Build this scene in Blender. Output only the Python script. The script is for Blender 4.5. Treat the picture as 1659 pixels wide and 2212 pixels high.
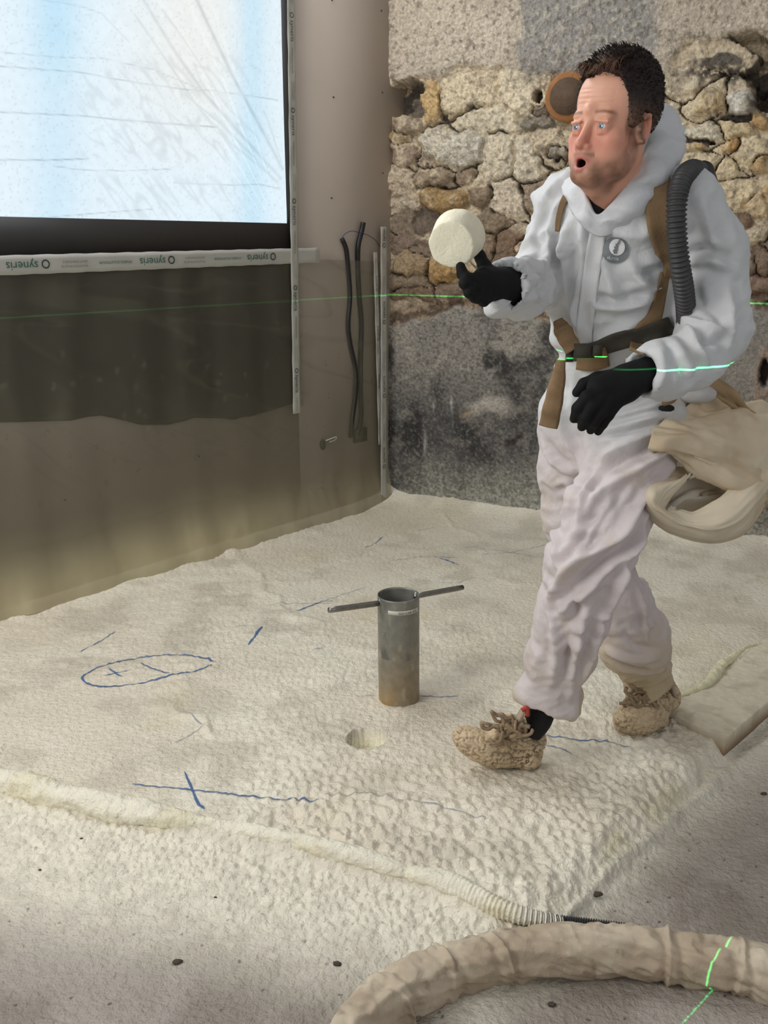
import bpy, math, random
import numpy as np
from mathutils import Vector, Matrix
from mathutils.bvhtree import BVHTree
C = bpy.context.scene.collection
for o in list(bpy.data.objects): bpy.data.objects.remove(o)
random.seed(4); rng = np.random.default_rng(4)

# ------------------------------------------------------------ camera, world, lights, exposure
FPX, IW, IH, CAMZ = 2000.0, 1659.0, 2212.0, 1.36
PITCH = math.atan(576.0 / FPX)
cam = bpy.data.cameras.new('camera'); camo = bpy.data.objects.new('camera', cam); C.objects.link(camo)
cam.sensor_fit = 'VERTICAL'; cam.sensor_height = 24.0; cam.lens = 24.0 * FPX / IH
cam.clip_start = 0.05; cam.clip_end = 60
camo.location = (0, 0, CAMZ); camo.rotation_euler = (math.pi / 2 - PITCH, 0, 0)
bpy.context.scene.camera = camo
vs = bpy.context.scene.view_settings
vs.view_transform = 'Standard'; vs.look = 'None'; vs.gamma = 1.0; vs.exposure = 0.52; vs.use_curve_mapping = False

w = bpy.data.worlds.new('room_daylight'); bpy.context.scene.world = w; w.use_nodes = True
w.node_tree.nodes['Background'].inputs[0].default_value = (0.93, 0.96, 1.0, 1)
w.node_tree.nodes['Background'].inputs[1].default_value = 0.225

def area(name, loc, target, sx, sy, power, col):
    l = bpy.data.lights.new(name, 'AREA'); l.shape = 'RECTANGLE'; l.size = sx; l.size_y = sy
    l.energy = power; l.color = col
    o = bpy.data.objects.new(name, l); C.objects.link(o); o.location = loc
    o.rotation_euler = (Vector(target) - Vector(loc)).to_track_quat('-Z', 'Y').to_euler()
    return o
area('upper_window_daylight', (-1.15, 3.75, 3.0), (0.9, 2.2, 0.0), 2.2, 1.0, 74, (0.97, 0.98, 1.0))
area('side_fill_light', (-2.6, 0.9, 2.3), (0.7, 2.6, 0.7), 1.8, 1.6, 54, (1.0, 0.985, 0.96))  # added lamp out of view, lights man and foreground from left; no window built
area('rear_fill_light', (2.4, -1.6, 2.4), (0.8, 3.4, 0.9), 2.2, 2.2, 15, (1.0, 0.97, 0.93))  # weak soft fill added behind the camera on the right; no doorway there

# ------------------------------------------------------------ survey helpers
cp, sp = math.cos(PITCH), math.sin(PITCH)
CAM = np.array([0, 0, CAMZ])
def ray(px, py):
    cx = (px - IW / 2) / FPX; cy = (IH / 2 - py) / FPX
    return np.array([cx, cp + cy * sp, -sp + cy * cp])
def P3(px, py, Y):
    d = ray(px, py); return CAM + d * (Y / d[1])
def G(px, py, z=0.0):
    d = ray(px, py); return CAM + d * ((z - CAMZ) / d[2])
def proj(P):
    P = np.asarray(P, float); x = P[..., 0]; y = P[..., 1]; z = P[..., 2] - CAMZ
    f = y * cp - z * sp; u = y * sp + z * cp
    return IW / 2 + FPX * x / f, IH / 2 - FPX * u / f
def plane_hit(px, py, p0, n):
    d = ray(px, py); return CAM + d * (np.dot(p0 - CAM, n) / np.dot(d, n))
def unit(v): v = np.asarray(v, float); return v / np.linalg.norm(v)
def lin(c):
    c = np.asarray(c, float) / 255.0
    return np.where(c <= 0.04045, c / 12.92, ((c + 0.055) / 1.055) ** 2.4)

# ------------------------------------------------------------ noise
def _h(ix, iy, iz, s):
    n = (ix.astype(np.uint32) * np.uint32(374761393) + iy.astype(np.uint32) * np.uint32(668265263)
         + iz.astype(np.uint32) * np.uint32(2147483647) + np.uint32(s) * np.uint32(974634777))
    n = (n ^ (n >> np.uint32(13))) * np.uint32(1274126177); n = n ^ (n >> np.uint32(16))
    n = n * np.uint32(2246822519); n = n ^ (n >> np.uint32(15))
    return (n & np.uint32(0xffffff)).astype(np.float32) / 16777215.0
def vn(x, y, z=None, s=0):
    x = np.asarray(x, np.float32); y = np.asarray(y, np.float32)
    z = np.zeros_like(x) if z is None else np.asarray(z, np.float32)
    ix, iy, iz = np.floor(x), np.floor(y), np.floor(z)
    fx, fy, fz = x - ix, y - iy, z - iz
    fx = fx * fx * (3 - 2 * fx); fy = fy * fy * (3 - 2 * fy); fz = fz * fz * (3 - 2 * fz)
    ix = ix.astype(np.int64); iy = iy.astype(np.int64); iz = iz.astype(np.int64)
    def c(a, b, d): return _h(ix + a, iy + b, iz + d, s)
    if not np.any(fz):
        a0 = c(0, 0, 0) * (1 - fx) + c(1, 0, 0) * fx; a1 = c(0, 1, 0) * (1 - fx) + c(1, 1, 0) * fx
        return a0 * (1 - fy) + a1 * fy
    r = 0
    for dz, wz in ((0, 1 - fz), (1, fz)):
        a0 = c(0, 0, dz) * (1 - fx) + c(1, 0, dz) * fx; a1 = c(0, 1, dz) * (1 - fx) + c(1, 1, dz) * fx
        r = r + (a0 * (1 - fy) + a1 * fy) * wz
    return r
def fbm(x, y, z=None, o=4, s=0, g=0.5):
    t = 0; a = 1; n = 0; f = 1.0
    for i in range(o):
        t = t + a * vn(x * f, y * f, None if z is None else z * f, s + i * 17); n += a; a *= g; f *= 2.03
    return t / n
def worley(x, y, s=0):
    ix = np.floor(x).astype(np.int64); iy = np.floor(y).astype(np.int64); zz = np.zeros_like(ix)
    f1 = np.full(x.shape, 9.0, np.float32); f2 = f1.copy(); idv = np.zeros(x.shape, np.float32)
    for a in (-1, 0, 1):
        for b in (-1, 0, 1):
            cx = ix + a + _h(ix + a, iy + b, zz, s); cy = iy + b + _h(ix + a, iy + b, zz, s + 5)
            d = np.sqrt((x - cx) ** 2 + (y - cy) ** 2).astype(np.float32)
            m = d < f1
            idv = np.where(m, _h(ix + a, iy + b, zz, s + 9), idv)
            f2 = np.where(m, f1, np.minimum(f2, d)); f1 = np.where(m, d, f1)
    return f1, f2, idv
def sstep(a, b, x): t = np.clip((x - a) / (b - a), 0, 1); return t * t * (3 - 2 * t)
def mix(a, b, t): t = np.asarray(t)[..., None]; return a * (1 - t) + b * t
def spline(pts, n):
    p = np.asarray(pts, float); m = len(p)
    if m == 2: return p[0] + (p[1] - p[0]) * np.linspace(0, 1, n)[:, None]
    e = np.vstack([2 * p[0] - p[1], p, 2 * p[-1] - p[-2]])
    t = np.linspace(0, m - 1 - 1e-9, n); i = t.astype(int); f = (t - i)[:, None]
    a, b, c, d = e[i], e[i + 1], e[i + 2], e[i + 3]
    return 0.5 * (2 * b + (c - a) * f + (2 * a - 5 * b + 4 * c - d) * f ** 2 + (3 * b - a - 3 * c + d) * f ** 3)
def cspline(pts, n):
    p = np.asarray(pts, float); m = len(p); t = np.arange(n) / n * m; i = t.astype(int); f = (t - i)[:, None]
    a, b, c, d = p[(i - 1) % m], p[i % m], p[(i + 1) % m], p[(i + 2) % m]
    return 0.5 * (2 * b + (c - a) * f + (2 * a - 5 * b + 4 * c - d) * f ** 2 + (3 * b - a - 3 * c + d) * f ** 3)

# ------------------------------------------------------------ materials
def _nt(name):
    m = bpy.data.materials.new(name); m.use_nodes = True; nt = m.node_tree
    return m, nt, nt.nodes['Principled BSDF'], nt.nodes['Material Output']
def pmat(name, col, rough=0.6, metal=0.0, var=0.12, vscale=8.0, bump=0.0, bscale=60.0, attr=False, spec=0.5,
         col2=None, bump2=0.0, b2scale=12.0, sss=0.0, coat=0.0, wave=None, trans=0.0, alpha=None):
    m, nt, b, out = _nt(name); N = nt.nodes; L = nt.links
    tc = N.new('ShaderNodeTexCoord')
    nz = N.new('ShaderNodeTexNoise'); nz.inputs['Scale'].default_value = vscale; nz.inputs['Detail'].default_value = 6
    L.new(tc.outputs['Object'], nz.inputs['Vector'])
    if attr:
        at = N.new('ShaderNodeAttribute'); at.attribute_name = 'Col'; src = at.outputs['Color']
    else:
        mx = N.new('ShaderNodeMix'); mx.data_type = 'RGBA'
        c1 = tuple(lin(col)) + (1,); c2 = tuple(lin(col2)) + (1,) if col2 is not None else c1
        mx.inputs[6].default_value = c1; mx.inputs[7].default_value = c2
        rp = N.new('ShaderNodeMapRange'); rp.inputs[1].default_value = 0.4; rp.inputs[2].default_value = 0.62
        L.new(nz.outputs['Fac'], rp.inputs[0]); L.new(rp.outputs[0], mx.inputs[0]); src = mx.outputs[2]
    hs = N.new('ShaderNodeHueSaturation'); mr = N.new('ShaderNodeMapRange')
    mr.inputs[1].default_value = 0.25; mr.inputs[2].default_value = 0.75
    mr.inputs[3].default_value = 1 - var; mr.inputs[4].default_value = 1 + var
    L.new(nz.outputs['Fac'], mr.inputs[0]); L.new(mr.outputs[0], hs.inputs['Value']); L.new(src, hs.inputs['Color'])
    L.new(hs.outputs[0], b.inputs['Base Color'])
    b.inputs['Roughness'].default_value = rough; b.inputs['Metallic'].default_value = metal
    b.inputs['Specular IOR Level'].default_value = spec; b.inputs['Coat Weight'].default_value = coat
    if sss:
        b.inputs['Subsurface Weight'].default_value = sss; b.inputs['Subsurface Radius'].default_value = (0.012, 0.005, 0.003)
        b.inputs['Subsurface Scale'].default_value = 1.0
    last = None
    for st, sc in ((bump, bscale), (bump2, b2scale)):
        if st:
            n2 = N.new('ShaderNodeTexNoise'); n2.inputs['Scale'].default_value = sc; n2.inputs['Detail'].default_value = 5
            L.new(tc.outputs['Object'], n2.inputs['Vector'])
            bp = N.new('ShaderNodeBump'); bp.inputs['Strength'].default_value = st; bp.inputs['Distance'].default_value = 0.6 / sc
            L.new(n2.outputs['Fac'], bp.inputs['Height'])
            if last: L.new(last.outputs[0], bp.inputs['Normal'])
            last = bp
    if wave:
        wv = N.new('ShaderNodeTexWave'); wv.inputs['Scale'].default_value = wave[0]; wv.inputs['Distortion'].default_value = 1.0
        wv.bands_direction = wave[2]
        L.new(tc.outputs['Object'], wv.inputs['Vector'])
        bp = N.new('ShaderNodeBump'); bp.inputs['Strength'].default_value = wave[1]; bp.inputs['Distance'].default_value = 0.002
        L.new(wv.outputs['Fac'], bp.inputs['Height'])
        if last: L.new(last.outputs[0], bp.inputs['Normal'])
        last = bp
    if last: L.new(last.outputs[0], b.inputs['Normal'])
    if trans:
        tr = N.new('ShaderNodeBsdfTranslucent'); L.new(hs.outputs[0], tr.inputs['Color'])
        ms = N.new('ShaderNodeMixShader'); ms.inputs[0].default_value = trans
        L.new(b.outputs[0], ms.inputs[1]); L.new(tr.outputs[0], ms.inputs[2]); L.new(ms.outputs[0], out.inputs['Surface'])
    if alpha is not None:
        t2 = N.new('ShaderNodeBsdfTransparent'); ms = N.new('ShaderNodeMixShader')
        L.new(t2.outputs[0], ms.inputs[1]); L.new(b.outputs[0], ms.inputs[2]); L.new(ms.outputs[0], out.inputs['Surface'])
        if alpha == 'attr':
            L.new(at.outputs['Alpha'], ms.inputs[0])
        else: ms.inputs[0].default_value = alpha
    return m
M = {}
M['floor'] = pmat('sprayed_floor', None, 0.31, attr=True, var=0.07, vscale=60, bump=1.0, bscale=190, bump2=0.8, b2scale=75, spec=0.5)
M['stone'] = pmat('rubble_wall', None, 0.9, attr=True, var=0.34, vscale=75, bump=1.0, bscale=120, bump2=0.8, b2scale=42, spec=0.2)
M['board'] = pmat('plasterboard', (176, 163, 150), 0.9, var=0.03, vscale=3, bump=0.05, bscale=90, spec=0.2)
M['dark_sheet'] = pmat('dark_sheet', (40, 39, 39), 0.6, var=0.1, vscale=5, spec=0.3)
M['frame'] = pmat('dark_window_frame', (46, 44, 43), 0.5, var=0.06, vscale=6, spec=0.4)
M['film'] = pmat('masking_film', None, 0.4, attr=True, var=0.05, vscale=4, spec=0.3, alpha='attr')
M['tape'] = pmat('masking_tape', (196, 194, 184), 0.45, var=0.08, vscale=10, alpha=0.72)
M['ink'] = pmat('tape_ink', (44, 58, 52), 0.7, var=0.1)
M['green_ink'] = pmat('green_tape_ink', (36, 92, 78), 0.7, var=0.1)
M['grey_ink'] = pmat('grey_tape_ink', (112, 112, 104), 0.7, var=0.1)
M['cable'] = pmat('black_cable', (22, 22, 24), 0.4, var=0.1, vscale=20)
M['bluewire'] = pmat('blue_wire', (52, 50, 110), 0.4)
M['suit'] = pmat('white_coverall', None, 0.62, attr=True, var=0.035, vscale=9, bump=0.22, bscale=40, bump2=0.22, b2scale=15, spec=0.35, trans=0.10)
M['glove'] = pmat('black_glove', (17, 17, 18), 0.75, var=0.2, vscale=30, bump=0.25, bscale=500, spec=0.25)
M['skin'] = pmat('skin', None, 0.5, attr=True, var=0.05, vscale=60, bump=0.08, bscale=350, sss=0.12, spec=0.35)
M['hair'] = pmat('brown_hair', None, 0.6, attr=True, var=0.35, vscale=160, bump=0.6, bscale=330, spec=0.3)
M['eye'] = pmat('eye', None, 0.12, attr=True, var=0.0, spec=0.5, coat=0.5)
M['boot'] = pmat('foam_crusted_boot', None, 0.9, attr=True, var=0.12, vscale=60, bump=0.7, bscale=220, bump2=0.3, b2scale=70, spec=0.2)
M['tan'] = pmat('tan_webbing', (142, 116, 86), 0.85, var=0.16, vscale=25, col2=(120, 98, 72), bump=0.5, bscale=260, spec=0.2)
M['belt'] = pmat('dark_webbing', (74, 70, 62), 0.8, var=0.2, vscale=25, bump=0.5, bscale=260, spec=0.2)
M['blackcloth'] = pmat('black_cloth', (12, 12, 13), 0.85, var=0.2)
M['rubber'] = pmat('grey_rubber', (62, 62, 62), 0.5, var=0.15, vscale=40, spec=0.4)
M['rubber_dark'] = pmat('black_corrugated_rubber', (44, 44, 46), 0.5, var=0.2, vscale=40, spec=0.4)
M['canvas'] = pmat('canvas_hose_cover', None, 0.9, attr=True, var=0.10, vscale=22, bump=0.45, bscale=300, bump2=0.25, b2scale=30, spec=0.2)
M['cream'] = pmat('cream_fabric', None, 0.85, attr=True, var=0.08, vscale=14, bump=0.15, bscale=60, spec=0.2, trans=0.22)
M['foam'] = pmat('cut_foam', (236, 230, 204), 0.75, var=0.05, vscale=40, bump=0.5, bscale=180, spec=0.3)
M['foamcrust'] = pmat('foam_crust', None, 0.55, attr=True, var=0.07, vscale=40, bump=0.8, bscale=150, bump2=0.7, b2scale=48, spec=0.4)
M['steel'] = pmat('worn_steel', None, 0.42, metal=0.25, attr=True, var=0.22, vscale=35, bump=0.12, bscale=90)
M['steelbar'] = pmat('bright_steel_bar', (135, 132, 125), 0.35, metal=0.8, var=0.2, vscale=50)
M['label'] = pmat('white_label', (205, 203, 190), 0.6, var=0.05)
M['black_ink'] = pmat('black_ink', (30, 30, 30), 0.7)
M['board_foam'] = pmat('sprayed_board', None, 0.85, attr=True, var=0.08, vscale=50, bump=0.5, bscale=180, bump2=0.3, b2scale=70)
M['logo_grey'] = pmat('logo_grey', (122, 126, 128), 0.7, var=0.12, vscale=60)
M['logo_white'] = pmat('logo_white', (225, 226, 226), 0.7, var=0.03)
M['wood'] = pmat('old_beam_wood', None, 0.8, attr=True, var=0.2, vscale=40, bump=0.5, bscale=120)
M['debris'] = pmat('dark_debris', (74, 62, 52), 0.9, var=0.3, vscale=90, bump=0.6, bscale=200)
M['red'] = pmat('red_tab', (170, 60, 48), 0.7)
M['sock'] = pmat('black_sock', (14, 14, 15), 0.9)
M['pocket'] = pmat('dark_plastic_box', (70, 68, 56), 0.7)
M['clip'] = pmat('white_clip', (190, 188, 172), 0.5)

# ------------------------------------------------------------ mesh helpers
def mk(name, V, F, mat, parent=None, col=None, smooth=True, mats=None, midx=None):
    V = np.asarray(V, np.float32); me = bpy.data.meshes.new(name)
    if isinstance(F, np.ndarray):
        k = F.shape[1]; flat = F.astype(np.int32).ravel(); starts = np.arange(0, len(flat), k, dtype=np.int32)
    else:
        flat = np.array([i for f in F for i in f], np.int32); ln = np.array([len(f) for f in F], np.int32)
        starts = (np.cumsum(ln) - ln).astype(np.int32)
    me.vertices.add(len(V)); me.vertices.foreach_set('co', V.ravel())
    me.loops.add(len(flat)); me.loops.foreach_set('vertex_index', flat)
    me.polygons.add(len(starts)); me.polygons.foreach_set('loop_start', starts)
    if smooth: me.polygons.foreach_set('use_smooth', np.ones(len(starts), bool))
    for m_ in (mats or [mat]): me.materials.append(m_)
    if midx is not None: me.polygons.foreach_set('material_index', np.asarray(midx, np.int32))
    me.update(calc_edges=True); me.validate()
    if col is not None:
        c = np.asarray(col, np.float32)
        if c.shape[1] == 3: c = np.hstack([c, np.ones((len(c), 1), np.float32)])
        a = me.color_attributes.new('Col', 'FLOAT_COLOR', 'POINT'); a.data.foreach_set('color', c.ravel())
    o = bpy.data.objects.new(name, me); C.objects.link(o)
    if parent is not None: o.parent = parent
    return o
def tag(o, label, cat, group=None, kind=None):
    o['label'] = label; o['category'] = cat
    if group: o['group'] = group
    if kind: o['kind'] = kind
    return o
def struct(o): o['kind'] = 'structure'; return o
def gridf(nu, nv, cu=False, cv=False):
    i = np.arange(nu if cu else nu - 1); j = np.arange(nv if cv else nv - 1)
    I, J = np.meshgrid(i, j, indexing='ij'); I2 = (I + 1) % nu; J2 = (J + 1) % nv
    return np.stack([I * nv + J, I2 * nv + J, I2 * nv + J2, I * nv + J2], -1).reshape(-1, 4)
def sheet(Pm, thick):
    """grid of points (nu,nv,3) -> closed thin slab"""
    nu, nv = Pm.shape[:2]
    du = np.gradient(Pm, axis=0); dv = np.gradient(Pm, axis=1); n = np.cross(du, dv)
    n /= np.linalg.norm(n, axis=2, keepdims=True) + 1e-12
    A = Pm.reshape(-1, 3); B = (Pm - n * thick).reshape(-1, 3); k = nu * nv
    f = gridf(nu, nv); F = [f, f[:, ::-1] + k]
    idx = np.arange(k).reshape(nu, nv)
    for e in (idx[0, :], idx[-1, ::-1], idx[::-1, 0], idx[:, -1]):
        F.append(np.stack([e[:-1], e[:-1] + k, e[1:] + k, e[1:]], 1)[:, ::-1])
    return np.vstack([A, B]), np.vstack(F)
def tube(path, rad, ns=16, caps=True, flat=None, ref=None):
    path = np.asarray(path, float); n = len(path); rad = np.broadcast_to(np.asarray(rad, float), (n,))
    T = np.gradient(path, axis=0); T /= np.linalg.norm(T, axis=1, keepdims=True) + 1e-12
    r0 = np.array([0, 0, 1.0]) if ref is None else np.asarray(ref, float)
    if abs(np.dot(r0, T[0])) > 0.9: r0 = np.array([1.0, 0, 0])
    V = []; u = r0
    for i in range(n):
        u = u - np.dot(u, T[i]) * T[i]; u /= np.linalg.norm(u) + 1e-12; v = np.cross(T[i], u)
        a = np.arange(ns) * 2 * math.pi / ns
        fa = 1.0 if flat is None else flat
        V.append(path[i] + rad[i] * (np.cos(a)[:, None] * u * fa + np.sin(a)[:, None] * v))
    V = np.vstack(V); F = [list(q) for q in gridf(n, ns, cv=True)]
    if caps: F.append(list(range(ns))[::1]); F.append([(n - 1) * ns + k for k in range(ns)][::-1])
    return V, F
def join(parts):
    V = []; F = []; k = 0
    for v, f in parts:
        V.append(np.asarray(v, float)); F += [[int(i) + k for i in q] for q in f]; k += len(v)
    return np.vstack(V), F
def box(c, ax, ay, az):
    c = np.asarray(c, float); V = [c + sx * np.asarray(ax) + sy * np.asarray(ay) + sz * np.asarray(az) for sz in (-1, 1) for sy in (-1, 1) for sx in (-1, 1)]
    return np.array(V), [[0, 2, 3, 1], [4, 5, 7, 6], [0, 1, 5, 4], [2, 6, 7, 3], [0, 4, 6, 2], [1, 3, 7, 5]]
def lump(c, r, n=3, amp=0.25, seed=0, sc=1.6):
    import bmesh
    bm = bmesh.new(); bmesh.ops.create_icosphere(bm, subdivisions=n, radius=1.0)
    V = np.array([v.co[:] for v in bm.verts]); F = [[v.index for v in f.verts] for f in bm.faces]; bm.free()
    d = 1 + amp * (fbm(V[:, 0] * sc + 9 + seed, V[:, 1] * sc + 5, V[:, 2] * sc + 3.3, o=3, s=seed) - 0.5) * 2
    return V * d[:, None] * np.asarray(r) + np.asarray(c), F

# ------------------------------------------------------------ signed distance field -> mesh
class Field:
    def __init__(s, lo, hi, h):
        s.lo = np.array(lo, float); s.h = h; s.n = np.ceil((np.array(hi) - s.lo) / h).astype(int) + 1
        s.F = np.full(tuple(s.n), 0.5, np.float32)
        s.ax = [(s.lo[i] + h * np.arange(s.n[i])).astype(np.float32) for i in range(3)]
    def _sl(s, lo, hi):
        a = np.clip(np.floor((np.array(lo) - s.lo) / s.h).astype(int), 0, s.n); b = np.clip(np.ceil((np.array(hi) - s.lo) / s.h).astype(int) + 1, 0, s.n)
        return tuple(slice(a[i], b[i]) for i in range(3))
    def op(s, fn, lo, hi, k=0.01, sub=False, m=None):
        e = (k + 3 * s.h) if m is None else m
        sl = s._sl(np.array(lo) - e, np.array(hi) + e)
        if any(q.stop <= q.start for q in sl): return
        X = s.ax[0][sl[0]][:, None, None]; Y = s.ax[1][sl[1]][None, :, None]; Z = s.ax[2][sl[2]][None, None, :]
        v = fn(X, Y, Z); A = s.F[sl]
        if sub:
            h = np.clip(0.5 - 0.5 * (A + v) / k, 0, 1); s.F[sl] = A * (1 - h) - v * h + k * h * (1 - h)
        else:
            h = np.clip(0.5 + 0.5 * (A - v) / k, 0, 1); s.F[sl] = A * (1 - h) + v * h - k * h * (1 - h)
    def cone(s, a, b, ra, rb=None, k=0.02, sub=False, flat=None):
        a = np.asarray(a, float); b = np.asarray(b, float); rb = ra if rb is None else rb; ab = b - a; L = float(ab @ ab) + 1e-9
        def fn(X, Y, Z):
            x, y, z = X - a[0], Y - a[1], Z - a[2]
            t = np.clip((x * ab[0] + y * ab[1] + z * ab[2]) / L, 0, 1)
            x = x - t * ab[0]; y = y - t * ab[1]; z = z - t * ab[2]
            if flat is not None:
                n, f = flat; q = (x * n[0] + y * n[1] + z * n[2]) * (f - 1); x = x + q * n[0]; y = y + q * n[1]; z = z + q * n[2]
            return np.sqrt(x * x + y * y + z * z) - (ra + (rb - ra) * t)
        R = max(ra, rb); s.op(fn, np.minimum(a, b) - R, np.maximum(a, b) + R, k, sub)
    def chain(s, pts, rs, k=0.02, sub=False, flat=None):
        for i in range(len(pts) - 1): s.cone(pts[i], pts[i + 1], rs[i], rs[i + 1], k, sub, flat)
    def ell(s, c, r, k=0.02, R=None, sub=False):
        c = np.asarray(c, float); r = np.asarray(r, float); R = np.eye(3) if R is None else np.asarray(R)   # rows = local axes
        def fn(X, Y, Z):
            x, y, z = X - c[0], Y - c[1], Z - c[2]
            q = [x * R[i, 0] + y * R[i, 1] + z * R[i, 2] for i in range(3)]
            k0 = np.sqrt((q[0] / r[0]) ** 2 + (q[1] / r[1]) ** 2 + (q[2] / r[2]) ** 2)
            k1 = np.sqrt((q[0] / r[0] ** 2) ** 2 + (q[1] / r[1] ** 2) ** 2 + (q[2] / r[2] ** 2) ** 2) + 1e-6
            return k0 * (k0 - 1) / k1
        m = r.max(); s.op(fn, c - m, c + m, k, sub)
    def mesh(s):
        F = s.F; ins = F < 0
        cs = np.zeros(tuple(s.n - 1), np.int8)
        for a in (0, 1):
            for b in (0, 1):
                for c in (0, 1):
                    cs += ins[a:F.shape[0] - 1 + a, b:F.shape[1] - 1 + b, c:F.shape[2] - 1 + c]
        act = np.argwhere((cs > 0) & (cs < 8)); idx = -np.ones(cs.shape, np.int64); idx[tuple(act.T)] = np.arange(len(act))
        cor = [(a, b, c) for a in (0, 1) for b in (0, 1) for c in (0, 1)]
        val = {q: F[act[:, 0] + q[0], act[:, 1] + q[1], act[:, 2] + q[2]] for q in cor}
        sm = np.zeros((len(act), 3)); cnt = np.zeros(len(act))
        for q in cor:
            for ax in range(3):
                if q[ax] == 0:
                    q2 = list(q); q2[ax] = 1; q2 = tuple(q2); v0, v1 = val[q], val[q2]; m = (v0 < 0) != (v1 < 0)
                    t = np.where(m, v0 / np.where(m, v0 - v1, 1), 0); p = np.array(q, float)[None, :].repeat(len(act), 0); p[:, ax] += t
                    sm += np.where(m[:, None], p, 0); cnt += m
        V = s.lo + s.h * (act + sm / cnt[:, None]); Q = []
        for ax in range(3):
            o1, o2 = [i for i in range(3) if i != ax]
            sl0 = [slice(1, -1)] * 3; sl1 = [slice(1, -1)] * 3; sl0[ax] = slice(0, -1); sl1[ax] = slice(1, None)
            A = ins[tuple(sl0)]; B = ins[tuple(sl1)]; e = np.argwhere(A != B); off = np.ones(3, int); off[ax] = 0; g = e + off
            flip = A[tuple(e.T)]
            def cell(d1, d2): h = g.copy(); h[:, o1] -= d1; h[:, o2] -= d2; return idx[tuple(h.T)]
            q = np.stack([cell(1, 1), cell(0, 1), cell(0, 0), cell(1, 0)], 1)
            rev = flip if ax != 1 else ~flip
            q = np.where(rev[:, None], q, q[:, ::-1]); Q.append(q)
        Q = np.vstack(Q); Q = Q[(Q >= 0).all(1)]
        return V, Q
def normals(V, Q):
    n = np.cross(V[Q[:, 2]] - V[Q[:, 0]], V[Q[:, 3]] - V[Q[:, 1]]); N = np.zeros_like(V)
    for i in range(4): np.add.at(N, Q[:, i], n)
    return N / (np.linalg.norm(N, axis=1, keepdims=True) + 1e-12)
def relax(V, Q, it=2, f=0.5):
    cnt = np.zeros(len(V)); 
    for i in range(4): np.add.at(cnt, Q[:, i], 2)
    for _ in range(it):
        S = np.zeros_like(V)
        for i in range(4): np.add.at(S, Q[:, i], V[Q[:, (i + 1) % 4]]); np.add.at(S, Q[:, i], V[Q[:, (i + 3) % 4]])
        V = V * (1 - f) + f * S / np.maximum(cnt, 1)[:, None]
    return V

# ------------------------------------------------------------ laser levels (real light, a thin fan)
def laser(name, loc, n, power, eps, edge=(1, 0, -2, -1.5, 1)):
    l = bpy.data.lights.new(name, 'POINT'); l.energy = power; l.color = (0.05, 1.0, 0.25); l.shadow_soft_size = 0.0
    l.use_nodes = True; nt = l.node_tree; N = nt.nodes; L = nt.links
    em = [q for q in N if q.type == 'EMISSION'][0]
    ge = N.new('ShaderNodeNewGeometry'); dt = N.new('ShaderNodeVectorMath'); dt.operation = 'DOT_PRODUCT'
    dt.inputs[1].default_value = tuple(n); L.new(ge.outputs['Incoming'], dt.inputs[0])
    ab = N.new('ShaderNodeMath'); ab.operation = 'ABSOLUTE'; L.new(dt.outputs['Value'], ab.inputs[0])
    mr = N.new('ShaderNodeMapRange'); mr.interpolation_type = 'SMOOTHSTEP'
    mr.inputs[1].default_value = 0.0; mr.inputs[2].default_value = eps; mr.inputs[3].default_value = 1; mr.inputs[4].default_value = 0
    L.new(ab.outputs[0], mr.inputs[0])
    # the fan of a line laser fades towards its edge
    dx = N.new('ShaderNodeVectorMath'); dx.operation = 'DOT_PRODUCT'; dx.inputs[1].default_value = (edge[0], edge[1], 0); L.new(ge.outputs['Incoming'], dx.inputs[0])
    m2 = N.new('ShaderNodeMapRange'); m2.interpolation_type = 'SMOOTHSTEP'; m2.inputs[1].default_value = edge[2]; m2.inputs[2].default_value = edge[3]; m2.inputs[3].default_value = edge[4]; m2.inputs[4].default_value = 1
    L.new(dx.outputs['Value'], m2.inputs[0]); mm = N.new('ShaderNodeMath'); mm.operation = 'MULTIPLY'; L.new(mr.outputs[0], mm.inputs[0]); L.new(m2.outputs[0], mm.inputs[1]); L.new(mm.outputs[0], em.inputs['Strength'])
    o = bpy.data.objects.new(name, l); C.objects.link(o); o.location = loc
laser('level_laser', (0.1, -0.3, 1.115), (0, 0, 1), 2600, 0.0011, (-1, 0, .05, -.02, .12))
_d = unit(G(1525, 2120) - G(1440, 2212)); _p = G(1440, 2212) - _d * 1.95
laser('plumb_laser', (_p[0], _p[1], 1.115), (_d[1], -_d[0], 0), 500, 0.0012)

# ------------------------------------------------------------ wall planes
CO = G(842, 1085); LD = unit(G(0, 1345) - CO); BD = unit(G(1659, 1188) - CO); UP = np.array([0, 0, 1.0])
LN = unit(np.cross(UP, LD)); LN = LN if LN @ (CAM - CO) > 0 else -LN
BN = unit(np.cross(UP, BD)); BN = BN if BN @ (CAM - CO) > 0 else -BN
def LW(px, py, off=0.0): return plane_hit(px, py, CO + LN * off, LN)
def LS(s, z, off=0.0): return CO + LD * s + UP * z + LN * off
def lw_sz(px, py): p = LW(px, py) - CO; return p @ LD, p[2]

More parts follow.
